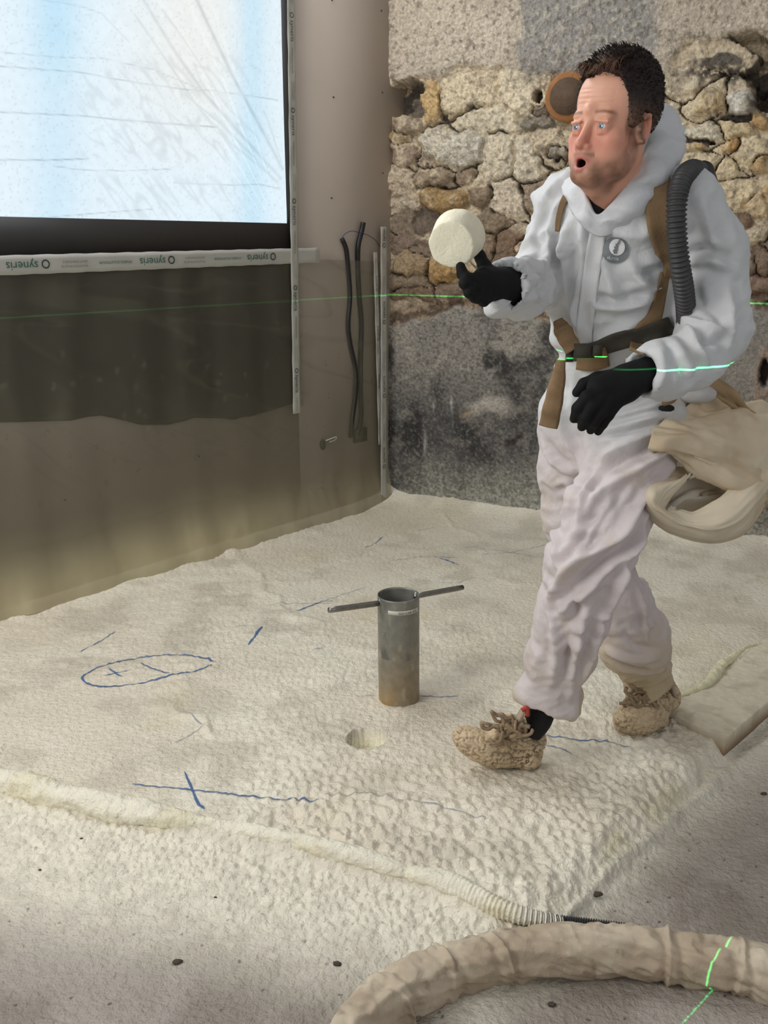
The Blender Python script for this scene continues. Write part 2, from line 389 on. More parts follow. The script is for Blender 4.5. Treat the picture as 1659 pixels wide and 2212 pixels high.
# ------------------------------------------------------------ floor with sprayed foam
BX = np.array([-1500, -600, 0, 430, 880, 1050, 1180, 1240, 1330, 1450, 1560, 1659, 1900, 3000], float)
BY = np.array([1380, 1520, 1672, 1770, 1890, 1955, 1945, 1885, 1790, 1690, 1592, 1508, 1370, 1080], float)
HOLE = G(792, 1600)[:2]; HR = 0.058
def floor_fields(X, Y):
    P = np.stack([X, Y, np.zeros_like(X)], -1); px, py = proj(P)
    B = np.interp(px, BX, BY) + 14 * (fbm(X * 6, Y * 6, o=3, s=3) - .5)
    t = B - py                                             # >0 : on the foam bed (px at 1:1)
    sc = 700.0
    wd = np.interp(px, [1100, 1230, 1440, 1520], [38, 85, 85, 34]); bed = sstep(-1, .5, (t + 26 * (fbm(X * 14, Y * 14, o=3, s=4) - .5) * (wd > 40)) / wd)
    over = sstep(-430, -10, t + 70 * (fbm(X * 3, Y * 3, o=5, s=8) - .5) - np.interp(px, [0, 400, 1000, 1150, 1500, 1700], [-60, -20, 0, 110, 130, 120]))
    return px, py, t, bed, over
def floor_z(X, Y, fine=True):
    px, py, t, bed, over = floor_fields(X, Y)
    z = -0.045 * (1 - bed)
    z = z + 0.012 * (fbm(X * 2.2, Y * 2.2, o=3, s=11) - .5) * bed
    rough = np.clip(0.35 + 0.9 * sstep(0.42, 0.6, fbm(X * 1.7 + 3, Y * 1.7, o=3, s=21)), 0, 1.2)
    calm = sstep(1500, 1430, px); near = sstep(430, 60, t) * sstep(380, 700, px) * calm          # coarse popcorn close to the front edge
    left = sstep(500, 200, px)
    a = 28 + 18 * fbm(X * 1.2, Y * 1.2, s=44)
    f1, f2, _ = worley(X * 62 + 1.5 * fbm(X * 30, Y * 30, s=2), Y * 40, 31)
    f3, f4, _ = worley(X * 34 + fbm(X * 20, Y * 20, s=5), Y * 27 + X * 6, 37)
    b1 = (1 - np.clip(f1, 0, 1)) ** 1.2; b2 = (1 - np.clip(f3, 0, 1)) ** 1.3
    z = z + bed * ((0.0030 + 0.0036 * rough * (1 - 0.5 * left)) * b1 + 0.019 * near * b2 ** 1.3 * (0.4 + fbm(X * 5, Y * 5, s=6)))
    z = z + bed * 0.006 * np.clip(fbm(X * 12, Y * 26, o=3, s=91) - .45, 0, 1) * 2 * rough
    # lips of the successive spray passes
    lip = np.abs(fbm(X * 1.3 + 7 + .25 * fbm(X * 9, Y * 9, o=3, s=63), Y * 1.3, o=2, s=61) - 0.5); z = z + bed * 0.009 * np.exp(-(lip / 0.02) ** 2) * sstep(-20, 60, t) * sstep(.42, .6, fbm(X * 4, Y * 4, o=3, s=65))
    ov = (1 - bed) * over
    z = z + ov * (0.012 * sstep(0.3, 1.0, over) + calm * (0.0030 + 0.008 * sstep(-260, -20, t)) * b1 * sstep(0.1, .8, over) + 0.006 * calm * b2 * sstep(-170, -20, t))
    # second small ridge right of the bed
    z = z + (1 - bed) * 0.014 * np.exp(-((t + 62) / 16.0) ** 2) * sstep(1130, 1240, px) * sstep(1700, 1500, px) * (0.5 + fbm(X * 9, Y * 9, s=12))
    z = z + (1 - bed) * 0.0035 * fbm(X * 75, Y * 75, o=3, s=77)
    # foam climbing onto the walls
    dl = (X - CO[0]) * LN[0] + (Y - CO[1]) * LN[1]; db = (X - CO[0]) * BN[0] + (Y - CO[1]) * BN[1]
    z = z + 0.05 * np.exp(-np.clip(dl, 0, 9) / 0.05) + 0.06 * np.exp(-np.clip(db, 0, 9) / 0.07) + 0.02 * sstep(.5, .0, db) * fbm(X * 4, Y * 4, o=3, s=14)
    return z
nu, nv = 980, 900
u = np.concatenate([[-3.0, -1.6], np.linspace(-0.78, 0.78, nu - 4), [1.6, 3.0]])
dep = 1.0 / np.linspace(1 / 0.85, 1 / 6.6, nv)                # rows denser near the viewer
U, D = np.meshgrid(u, dep, indexing='ij'); FX = U * (D * 0.93 + 0.45); FY = D
rr = np.hypot(FX - HOLE[0], FY - HOLE[1]); dR = 0.0034
m = (np.abs(rr - HR) < dR); tgt = np.where(rr >= HR, HR + 0.0004, HR - 0.0004); s_ = np.where(m, tgt / np.maximum(rr, 1e-6), 1)
FX = HOLE[0] + (FX - HOLE[0]) * s_; FY = HOLE[1] + (FY - HOLE[1]) * s_; rr = np.hypot(FX - HOLE[0], FY - HOLE[1])
fx32, fy32 = FX.astype(np.float32), FY.astype(np.float32)
FZ = floor_z(fx32, fy32)
hz = float(np.median(FZ[(rr > HR) & (rr < HR + 0.02)]))
inhole = rr < HR
FZ = np.where(inhole, -0.052 + 0.004 * fbm(FX * 60, FY * 60, s=5), FZ)
px, py, t, bed, over = floor_fields(fx32, fy32)
cFoam = lin((220, 210, 190)); cFoam2 = lin((228, 221, 202)); cConc = lin((160, 151, 141)); cDirt = lin((138, 129, 118)); cYel = lin((214, 204, 168))
n1 = fbm(fx32 * 2.5, fy32 * 2.5, o=4, s=101); n2 = fbm(fx32 * 40, fy32 * 40, o=3, s=102); n3 = fbm(fx32 * 7, fy32 * 7, o=4, s=103)
col = mix(mix(cConc, cDirt, sstep(.35, .7, n3)), cFoam2, sstep(0.05, 0.95, over) * (0.80 + 0.20 * sstep(.35, .6, n2)))
bedc = mix(mix(cFoam, cFoam2, sstep(.3, .7, n1)), lin((200, 191, 172)), sstep(.45, .7, n3) * .8)
bedc = mix(bedc, cYel, sstep(.62, .8, fbm(fx32 * 3, fy32 * 3, o=3, s=107)) * .35)
col = mix(col, bedc, bed)
# yellowish seam right of the bed, dark speckles on the concrete
col = mix(col, lin((196, 188, 140)), np.exp(-((t + 20) / 26) ** 2) * sstep(1280, 1330, px) * sstep(1580, 1480, px) * sstep(.4, .6, n3) * .4)
sp_, _, sid = worley(fx32 * 26, fy32 * 26, 55); spots = (sp_ < 0.09) & (sid > 0.86)
col = mix(col, lin((86, 78, 70)), spots * (1 - bed) * (1 - .7 * over))
f9, f8, _ = worley(fx32 * 1.6 + fbm(fx32 * 4, fy32 * 4, s=3), fy32 * 1.6, 66)
col = mix(col, lin((120, 112, 100)), np.exp(-((f8 - f9) / 0.006) ** 2) * (1 - bed) * (1 - over) * .35)
col = np.where(inhole[..., None], lin((238, 231, 200)), col)
col = np.clip(col * 1.06, 0, .9); FV = np.stack([FX, FY, FZ], -1).reshape(-1, 3); FF = gridf(nu, nv)
floor = struct(mk('floor', FV, FF, M['floor'], col=col.reshape(-1, 3)))

def zf(x, y):
    return float(floor_z(np.array([x], np.float32), np.array([y], np.float32))[0])
# blue marker strokes belong to the floor: thin ribbons lying on the foam, added as part of it
M['marker'] = pmat('blue_marker', (62, 100, 150), 0.8, var=0.15, vscale=120, alpha=0.82)
M['marker_faint'] = pmat('faint_blue_marker', (90, 116, 146), 0.8, var=0.15, vscale=120, alpha=0.45)
def stroke(pts, w=0.004, taper=True):
    g = np.array([G(a, b)[:2] for a, b in pts]); L = np.sum(np.linalg.norm(np.diff(g, axis=0), axis=1)); n = max(6, int(L / 0.006))
    p = spline(g, n); T = np.gradient(p, axis=0); T /= np.linalg.norm(T, axis=1, keepdims=True) + 1e-9; S = np.stack([-T[:, 1], T[:, 0]], 1)
    ww = w * (0.55 + 0.7 * vn(np.arange(n) * 0.21, np.full(n, pts[0][0] * .1), s=3))
    if taper: ww = ww * np.clip(np.minimum(np.arange(n), np.arange(n)[::-1]) / 4.0 + .25, 0, 1)
    rows = []
    for k in (-1, 0, 1):
        q = p + S * (ww * k)[:, None]; z = floor_z(q[:, 0].astype(np.float32), q[:, 1].astype(np.float32)); rows.append(np.column_stack([q, z + 0.0022]))
    A = np.stack(rows, 1); return A.reshape(-1, 3), gridf(n, 3)
strong = [
 ([(462, 1436), (440, 1425), (370, 1418), (300, 1425), (240, 1437), (195, 1455), (178, 1468), (190, 1480), (225, 1486), (300, 1480), (370, 1463), (430, 1452), (458, 1440)], .006),
 ([(210, 1488), (270, 1484)], .005), ([(302, 1436), (335, 1450), (368, 1458)], .006), ([(234, 1449), (250, 1459), (264, 1468)], .006), ([(224, 1464), (284, 1452)], .004),
 ([(170, 1413), (215, 1390), (250, 1367)], .004), ([(566, 1354), (552, 1375), (536, 1395)], .009),
 ([(398, 1668), (412, 1700), (428, 1738), (442, 1750)], .006), ([(285, 1695), (370, 1704), (470, 1716), (560, 1727), (690, 1739)], .0045),
 ([(905, 1505), (945, 1507), (992, 1506)], .004), ([(1175, 1590), (1230, 1598), (1290, 1606), (1360, 1620)], .0045), ([(1175, 1610), (1210, 1620), (1236, 1632)], .004),
 ([(945, 1206), (970, 1213), (993, 1221)], .005), ([(788, 1185), (808, 1176), (828, 1162)], .005), ([(640, 1322), (690, 1304), (720, 1300)], .004)]
faint = [
 ([(625, 1330), (700, 1300), (790, 1270)], .004), ([(840, 1212), (900, 1206), (945, 1205), (1000, 1206)], .004),
 ([(1000, 1182), (1060, 1188), (1110, 1195), (1165, 1205)], .004), ([(1040, 1200), (1100, 1194), (1180, 1178)], .004),
 ([(900, 1148), (940, 1142)], .004), ([(985, 1262), (1010, 1252), (1025, 1250)], .003), ([(580, 1307), (640, 1306), (720, 1305)], .003),
 ([(375, 1608), (410, 1590), (440, 1572)], .004), ([(400, 1540), (425, 1560), (438, 1570)], .004), ([(670, 1410), (700, 1402)], .003),
 ([(900, 1740), (980, 1758), (1055, 1778)], .004), ([(505, 1355), (560, 1352)], .003), ([(910, 1256), (985, 1261)], .003),
 ([(770, 1505), (815, 1503)], .003), ([(700, 1725), (800, 1722), (900, 1740)], .003)]
def marks(ss, mat, nm):
    Vs, Fs, k = [], [], 0
    for pts, w_ in ss:
        v, f = stroke(pts, w_ * .62); Vs.append(v); Fs.append(f + k); k += len(v)
    return mk(nm, np.vstack(Vs), np.vstack(Fs), mat, parent=floor)
a_ = marks(strong, M['marker'], 'marker_line'); a_['label'] = 'blue marker strokes with a long hand-drawn oval'
a_ = marks(faint, M['marker_faint'], 'marker_line'); a_['label'] = 'faint blue marker strokes dusted over'

# ------------------------------------------------------------ left wall
def slab(name, s0, s1, z0, z1, o0, o1, mat, parent=None):
    c = LS((s0 + s1) / 2, (z0 + z1) / 2, (o0 + o1) / 2)
    v, f = box(c, LD * (s1 - s0) / 2, LN * (o1 - o0) / 2, UP * (z1 - z0) / 2); return mk(name, v, f, mat, parent, smooth=False)
swr = lw_sz(630, 300)[0]; zwb = lw_sz(300, 520)[1]                # edge of the window opening
WS1 = 3.6; WZ1 = 3.35
Vw, Fw = join([box(LS(swr / 2 - .15, 1.95, -.1), LD * (swr / 2 + .15), LN * .1, UP * 2.0), box(LS((swr + 6.2) / 2, (zwb - .1) / 2 - .02, -.1), LD * (6.2 - swr) / 2, LN * .1, UP * (zwb + .06) / 2),
               box(LS((WS1 + 6.2) / 2, 2.4, -.1), LD * (6.2 - WS1) / 2, LN * .1, UP * 1.6), box(LS((swr + WS1) / 2, 3.68, -.1), LD * (WS1 - swr) / 2, LN * .1, UP * .3)])
wall_left = struct(mk('wall_left', Vw, Fw, M['board'], smooth=False))
# screw heads
Vs = []
for a, b in ((720, 210), (716, 428), (824, 23), (826, 200), (827, 374), (717, 0), (696, 1055), (430, 985), (420, 1163), (140, 1080), (345, 1200)):
    c = LW(a, b, .001); Vs.append(tube([c - LN * .002, c + LN * .002], .0042, 8, ref=UP))
mk('screw_heads', *join(Vs), M['pocket'], wall_left)
# window: glowing sheet of film over the glass, dark frame around it
g0 = [lw_sz(609, 0)[0], lw_sz(300, 475)[1]]
WL = [([(610, 365), (560, 270), (500, 160), (425, 0), (380, -90)], 3.4, .26), ([(606, 385), (520, 290), (440, 200), (370, 100), (310, 0)], 3.4, .22), ([(600, 392), (500, 310), (430, 235), (380, 160), (290, 30)], 2.0, .20),
 ([(600, 398), (540, 330), (470, 262), (400, 205)], 1.8, .22), ([(560, 300), (490, 230), (400, 90), (350, 20)], 1.8, .16), ([(608, 350), (585, 280), (570, 240)], 1.6, .18),
 ([(-300, 100), (0, 113), (130, 124), (220, 126), (330, 150), (430, 192), (600, 216)], 1.2, .25), ([(-300, 128), (0, 143), (170, 156), (300, 180), (440, 198)], 1.4, .32), ([(-300, 225), (0, 242), (170, 250), (320, 264), (470, 275)], 1.5, .36),
 ([(-300, 345), (0, 345), (100, 346), (190, 343)], 1.5, .40), ([(115, 358), (170, 367), (270, 369), (370, 365)], 1.2, .28), ([(375, 394), (440, 398), (500, 400), (560, 398), (605, 408)], 1.3, .30), ([(-200, 492), (0, 477), (120, 468), (240, 458), (330, 452)], 1.1, .35), ([(90, 0), (170, 12), (220, 30), (280, 92)], 1.3, .18)]
def window_film():
    n1_, n2_ = 520, 420
    s = np.linspace(g0[0], WS1, n1_); z = np.linspace(g0[1] + 0.0, WZ1, n2_)
    S, Z = np.meshgrid(s, z, indexing='ij')
    off = -0.010 + 0.004 * fbm(S * 6, Z * 6, o=3, s=2)
    # tension folds radiating from the lower corner
    ang = np.arctan2(Z - g0[1] + .12, S - g0[0] + .02); off = off + 0.006 * np.sin(ang * 60 + 3 * fbm(S * 3, Z * 3, s=7)) * sstep(.3, 1.1, ang) * sstep(1.5, 1.1, ang)
    P = CO + S[..., None] * LD + Z[..., None] * UP + off[..., None] * LN
    base = np.array([0.72, 0.83, 0.90]); blue = np.array([0.50, 0.72, 0.86]); warm = np.array([0.80, 0.80, 0.76])
    pxx, pyy = proj(P)
    c = mix(base, warm, 0.8 * np.exp(-((pxx - 420) / 150) ** 2) * sstep(460, 100, pyy))
    c = mix(c, blue, np.clip(np.exp(-((pxx - 120) / 60) ** 2) * (0.55 + .45 * sstep(220, 60, pyy)) + .75 * np.exp(-((pxx - 545) / 36) ** 2), 0, 1))
    crease = np.zeros_like(S)
    for pl, w_, a_ in WL:
        pl = np.array(pl, float)
        for (x0, y0), (x1, y1) in zip(pl[:-1], pl[1:]):
            tt = np.clip(((pxx - x0) * (x1 - x0) + (pyy - y0) * (y1 - y0)) / ((x1 - x0) ** 2 + (y1 - y0) ** 2), 0, 1)
            dd = np.hypot(pxx - x0 - tt * (x1 - x0), pyy - y0 - tt * (y1 - y0)); crease = np.maximum(crease, a_ * np.exp(-(dd / w_) ** 2) * (.6 + .6 * vn(pxx * .05, pyy * .05, s=9)))
    hu = pxx * .80 - pyy * .60; hv = pxx * .60 + pyy * .80; hb = vn(pyy * .022, pxx * .002, s=19)
    hh = 1 - np.abs(2 * fbm(hu * .055, hv * .012, o=2, s=79) - 1); crease = np.maximum(crease, sstep(.80, .98, hh) * .13 * sstep(.35, .65, hb) * sstep(120, 220, pxx) * sstep(590, 480, pxx) * sstep(40, 160, pyy))
    XX = 0; r1 = 1 - np.abs(2 * fbm(ang * 26 + 1.2 * fbm(S * 4, Z * 4, s=71), np.hypot(S - g0[0], Z - g0[1]) * 1.2, o=2, s=73) - 1)
    
    sp1, _, i1 = worley(S * 60, Z * 60, 81); crease = np.maximum(crease, (sp1 < .22) * (i1 > .6) * .12)
    c = c * (1 - crease[..., None]) * (0.96 + .08 * fbm(S * 60, Z * 60, o=2, s=83)[..., None])
    return P, c
P_, c_ = window_film(); V_, F_ = sheet(P_[:, :, :], .0006)
m_, nt_, b_, out_ = _nt('window_film'); em_ = nt_.nodes.new('ShaderNodeEmission'); at_ = nt_.nodes.new('ShaderNodeAttribute'); at_.attribute_name = 'Col'
nt_.links.new(at_.outputs['Color'], em_.inputs['Color']); em_.inputs['Strength'].default_value = 0.74
ad_ = nt_.nodes.new('ShaderNodeAddShader'); b_.inputs['Base Color'].default_value = (.04, .04, .04, 1); b_.inputs['Roughness'].default_value = .35
nt_.links.new(em_.outputs[0], ad_.inputs[0]); nt_.links.new(b_.outputs[0], ad_.inputs[1]); nt_.links.new(ad_.outputs[0], out_.inputs['Surface'])
window = struct(mk('window_1', V_, F_, m_, col=np.vstack([c_.reshape(-1, 3)] * 2)))
fr = [(swr - .004, g0[0], zwb - .08, WZ1 + .06), (WS1, WS1 + .06, zwb - .08, WZ1 + .06)]
Vf, Ff = join([box(LS((a + b) / 2, (c + d) / 2, -.02), LD * abs(b - a) / 2, LN * .035, UP * (d - c) / 2) for a, b, c, d in fr] +
              [box(LS((g0[0] + WS1) / 2, (zwb - .10 + g0[1]) / 2, -.02), LD * (WS1 - g0[0]) / 2, LN * .033, UP * (g0[1] - zwb + .10) / 2),
               box(LS((g0[0] + WS1) / 2, WZ1 + .03, -.02), LD * (WS1 - g0[0]) / 2, LN * .033, UP * .03)])
mk('window_frame', Vf, Ff, M['frame'], window, smooth=False)

# dark sheet hanging below the window, ragged lower edge
bot = [(-900, 900), (-300, 915), (0, 912), (150, 908), (185, 900), (215, 897), (245, 903), (300, 917), (360, 917), (400, 908), (415, 902), (475, 903), (490, 905), (505, 906), (512, 903), (530, 899), (536, 900), (560, 893), (600, 881), (637, 868)]
bp_ = np.array([lw_sz(a, b) for a, b in bot])[::-1]
ss_ = np.linspace(swr + .0, 5.2, 300); zb = np.interp(ss_, bp_[:, 0], bp_[:, 1]); zt = zwb - .02
rows = np.linspace(0, 1, 30); P = np.zeros((300, 30, 3))
for j, r in enumerate(rows):
    z = zb + (zt - zb) * r; P[:, j] = CO + ss_[:, None] * LD + z[:, None] * UP + (0.006 + .004 * fbm(ss_ * 3, z * 3, s=9))[:, None] * LN
v_, f_ = sheet(P, .002)
ds = mk('dark_sheet', v_, f_, M['dark_sheet']); tag(ds, 'dark charcoal sheet with ragged lower edge hanging under the bright window', 'sheet')

# translucent masking film taped over the lower wall
topx = [(-1500, 600), (0, 575), (640, 556), (690, 560), (745, 562), (830, 566)]
tp = np.array([lw_sz(a, b) for a, b in topx])[::-1]; sE = lw_sz(832, 900)[0]
n1_, n2_ = 420, 220
s = np.concatenate([np.linspace(sE, 3.4, n1_ - 20), np.linspace(3.45, 5.6, 20)]); ztop = np.interp(s, tp[:, 0], tp[:, 1]); P = np.zeros((n1_, n2_, 3)); cc = np.zeros((n1_, n2_, 4))
for j, r in enumerate(np.linspace(0, 1, n2_)):
    z = ztop * (1 - r) + 0.02 * r
    fold = 0.008 * np.sin((s - sE) * 24 + 5 * fbm(s * 4, z * 1.2, s=15)) * fbm(s * 5, z * 2, o=3, s=17)
    fan = np.arctan2(ztop + .05 - z, s - 2.9); fold = fold + 0.006 * np.sin(fan * 50) * np.exp(-np.hypot(s - 2.9, ztop - z) / .5)
    cor = np.exp(-((z - .22) / .3) ** 2) * np.exp(-((s - .45) / .3) ** 2)
    off = 0.022 + fold * 1.3 + 0.02 * cor * fbm(s * 7, z * 3, s=23) + 0.05 * sstep(.25, 0, z) * (0.3 + .7 * fbm(s * 3, z * 3, s=29))
    P[:, j] = CO + s[:, None] * LD + z[:, None] * UP + off[:, None] * LN
    dens = 0.30 + 0.12 * sstep(.95, .5, z) + 0.22 * sstep(.42, .0, z) + .14 * sstep(.5, 1.5, s) * sstep(.45, .1, z) + .1 * (fbm(s * 6, z * 6, o=4, s=33) - .5)
    cr = 1 - np.abs(2 * fbm(fan * 14, np.hypot(s - 2.9, z - ztop) * 1.5, o=2, s=35) - 1); dens = dens + .10 * sstep(.9, 1, cr) * sstep(.35, .7, z)
    fl, _, fi = worley(s * 18, z * 12, 39); dens = dens + .16 * (fl < .2) * (fi > .72) * sstep(.3, .6, z) * sstep(.75, .55, np.abs(z - .7) * 2) * (fbm(s * 50, z * 50, s=41) > .5)
    base = mix(lin((122, 117, 98)), lin((196, 184, 148)), sstep(.40, .03, z + .10 * (fbm(s * 3, z * 3, s=43) - .5)) * (.55 + .45 * sstep(.3, 1.2, s)))
    cc[:, j, :3] = base; cc[:, j, 3] = np.clip(dens, 0, .96)
v_, f_ = sheet(P, .0004); k_ = n1_ * n2_
film = mk('masking_film', P.reshape(-1, 3), gridf(n1_, n2_), M['film'], col=cc.reshape(-1, 4))
tag(film, 'translucent plastic masking film taped over the lower left wall down to the foam', 'plastic film')

# cables on the wall
def wall_tube(pts, r, off):
    p = spline([LW(a, b, o_) for a, b, o_ in pts], 60); return tube(p, r, 12)
cb = mk('electric_cable', *wall_tube([(739, 516, .02), (748, 540, .018), (752, 580, .012), (756, 640, .012), (752, 700, .012), (756, 740, .012), (768, 800, .014), (768, 850, .016), (762, 900, .014), (758, 945, .014)], .0115, 0), M['cable'])
tag(cb, 'thick black cable on the left wall, shorter one with its end left of the other', 'cable')
cb = mk('electric_cable', *wall_tube([(785, 480, .03), (781, 500, .022), (774, 530, .018), (773, 570, .010), (776, 640, .010), (781, 700, .010), (779, 780, .010), (779, 850, .010), (780, 900, .012), (773, 940, .012)], .0125, 0), M['cable'])
tag(cb, 'thick black cable on the left wall, taller one nearest the room corner', 'cable')
mk('blue_wire', *wall_tube([(738, 516, .02), (746, 505, .03), (760, 499, .035), (778, 503, .04), (795, 508, .035), (812, 520, .02), (821, 533, .01)], .0016, 0), M['bluewire'], cb)
v_, f_ = box(LW(778, 940, .012), LD * .045, LN * .008, UP * .035); bx_ = mk('junction_box', v_, f_, M['pocket'], smooth=False)
tag(bx_, 'dark junction box at the foot of the two cables behind the film', 'electrical box')
v_, f_ = tube(spline([LW(704, 952, .03), LW(714, 948, .035), LW(726, 944, .034), (LW(724, 950, .032)), LW(712, 955, .032)], 24), .0028, 8)
cl_ = mk('wall_clip', v_, f_, M['clip']); tag(cl_, 'small white wire clip on the left wall beside the junction box', 'clip')
mk('anchor_plate', *lump(LW(697, 961, .01), (.016, .008, .028), 2, .15, 3), M['pocket'], cl_)

# ------------------------------------------------------------ printed tapes
def text_mesh(txt, size):
    cu = bpy.data.curves.new('t', 'FONT'); cu.body = txt; cu.size = size; cu.align_x = 'LEFT'; cu.resolution_u = 2
    ob = bpy.data.objects.new('t', cu); C.objects.link(ob); dg = bpy.context.evaluated_depsgraph_get(); ev = ob.evaluated_get(dg); me = ev.to_mesh()
    V = np.array([v.co[:] for v in me.vertices]) if len(me.vertices) else np.zeros((0, 3)); F = [list(p.vertices) for p in me.polygons]
    ev.to_mesh_clear(); bpy.data.objects.remove(ob); bpy.data.curves.remove(cu); return V, F
def ring(c, r, w, n=24):
    a = np.arange(n) * 2 * math.pi / n; A = np.stack([np.cos(a), np.sin(a)], 1)
    V = np.vstack([A * r, A * (r - w)]); V = np.column_stack([V + np.asarray(c), np.zeros(2 * n)])
    return V, [[i, (i + 1) % n, n + (i + 1) % n, n + i] for i in range(n)]
def tape(a, b, width, off, label, flip, unitlen=0.30, phase=0.0, cut=None):
    """strip between wall points a and b; print runs from a to b (flip turns it round)"""
    L = np.linalg.norm(b - a); T = (b - a) / L; S = np.cross(LN, T)
    n = max(8, int(L / .03)); P = np.zeros((n, 5, 3))
    for i in range(n):
        x = L * i / (n - 1)
        for j in range(5):
            y = (j / 4 - .5) * width * (1 + .03 * math.sin(i * 1.7))
            P[i, j] = a + T * x + S * y + LN * (off + .0012 * math.sin(x * 31 + j))
    v, f = sheet(P, .0005)
    if flip: a0, T0, S0 = b, -T, -S
    else: a0, T0, S0 = a, T, S
    parts = {'ink': [], 'green_ink': [], 'grey_ink': []}
    x = phase; lw = width
    while x < L - .04:
        q = x
        parts['ink'].append((ring((q + .16 * lw * 1.3, 0), .24 * lw, .075 * lw)[0] + 0, ring((0, 0), 1, 1)[1]))
        q += .62 * lw
        V, F = text_mesh('syneris', lw * .66); V[:, 0] += q; V[:, 1] -= lw * .16
        parts['green_ink' if width > .05 else 'ink'].append((V, F)); q += lw * 2.35
        V, F = text_mesh('SYNERIS-ISOLATION.FR', lw * .21); V[:, 0] += q; V[:, 1] -= lw * .05; parts['green_ink' if width > .05 else 'ink'].append((V, F)); q += lw * 2.9
        for kk, tx in enumerate(('ISOLATION PROJETEE', 'AIR ET ETANCHEITE')):
            V, F = text_mesh(tx, lw * .17); V[:, 0] += q; V[:, 1] += lw * (.10 - .24 * kk); parts['grey_ink'].append((V, F))
        x += lw * 8.2
    Va, Fa, mi = [v], [list(q) for q in f], [0] * len(f); k0 = len(v)
    for n3, (k, pp) in enumerate(parts.items()):
        if not pp: continue
        V, F = join(pp); keep = V[:, 0] < L - .005; F = [q for q in F if all(keep[i] for i in q)]
        W = a0 + V[:, :1] * T0 + V[:, 1:2] * S0 + LN * (off + .0035)
        Va.append(W); Fa += [[i + k0 for i in q] for q in F]; mi += [n3 + 1] * len(F); k0 += len(W)
    o = mk('printed_tape', np.vstack(Va), Fa, None, mats=[M['tape'], M['ink'], M['green_ink'], M['grey_ink']], midx=mi, smooth=False)
    tag(o, label, 'tape', 'printed masking tapes on the left wall')
    return o
tw = np.linalg.norm(LW(300, 545) - LW(300, 583))
tape(LW(690, 551, .03), LW(-500, 590, .03), tw, .000, 'wide horizontal printed tape fixing the plastic film under the window', False, phase=.28)
tape(LW(625, -260, .022), LW(641, 893, .036), .046, .0, 'long vertical printed tape along the right edge of the window frame', False, phase=.12)
tape(LW(829, 1082, .05), LW(829, 490, .034), .046, .0, 'vertical printed tape running up the room corner', False, phase=.18)
tape(LW(822, 960, .032), LW(811, 545, .030), .030, .0, 'narrow printed tape beside the corner tape, left of it', False, phase=.30)

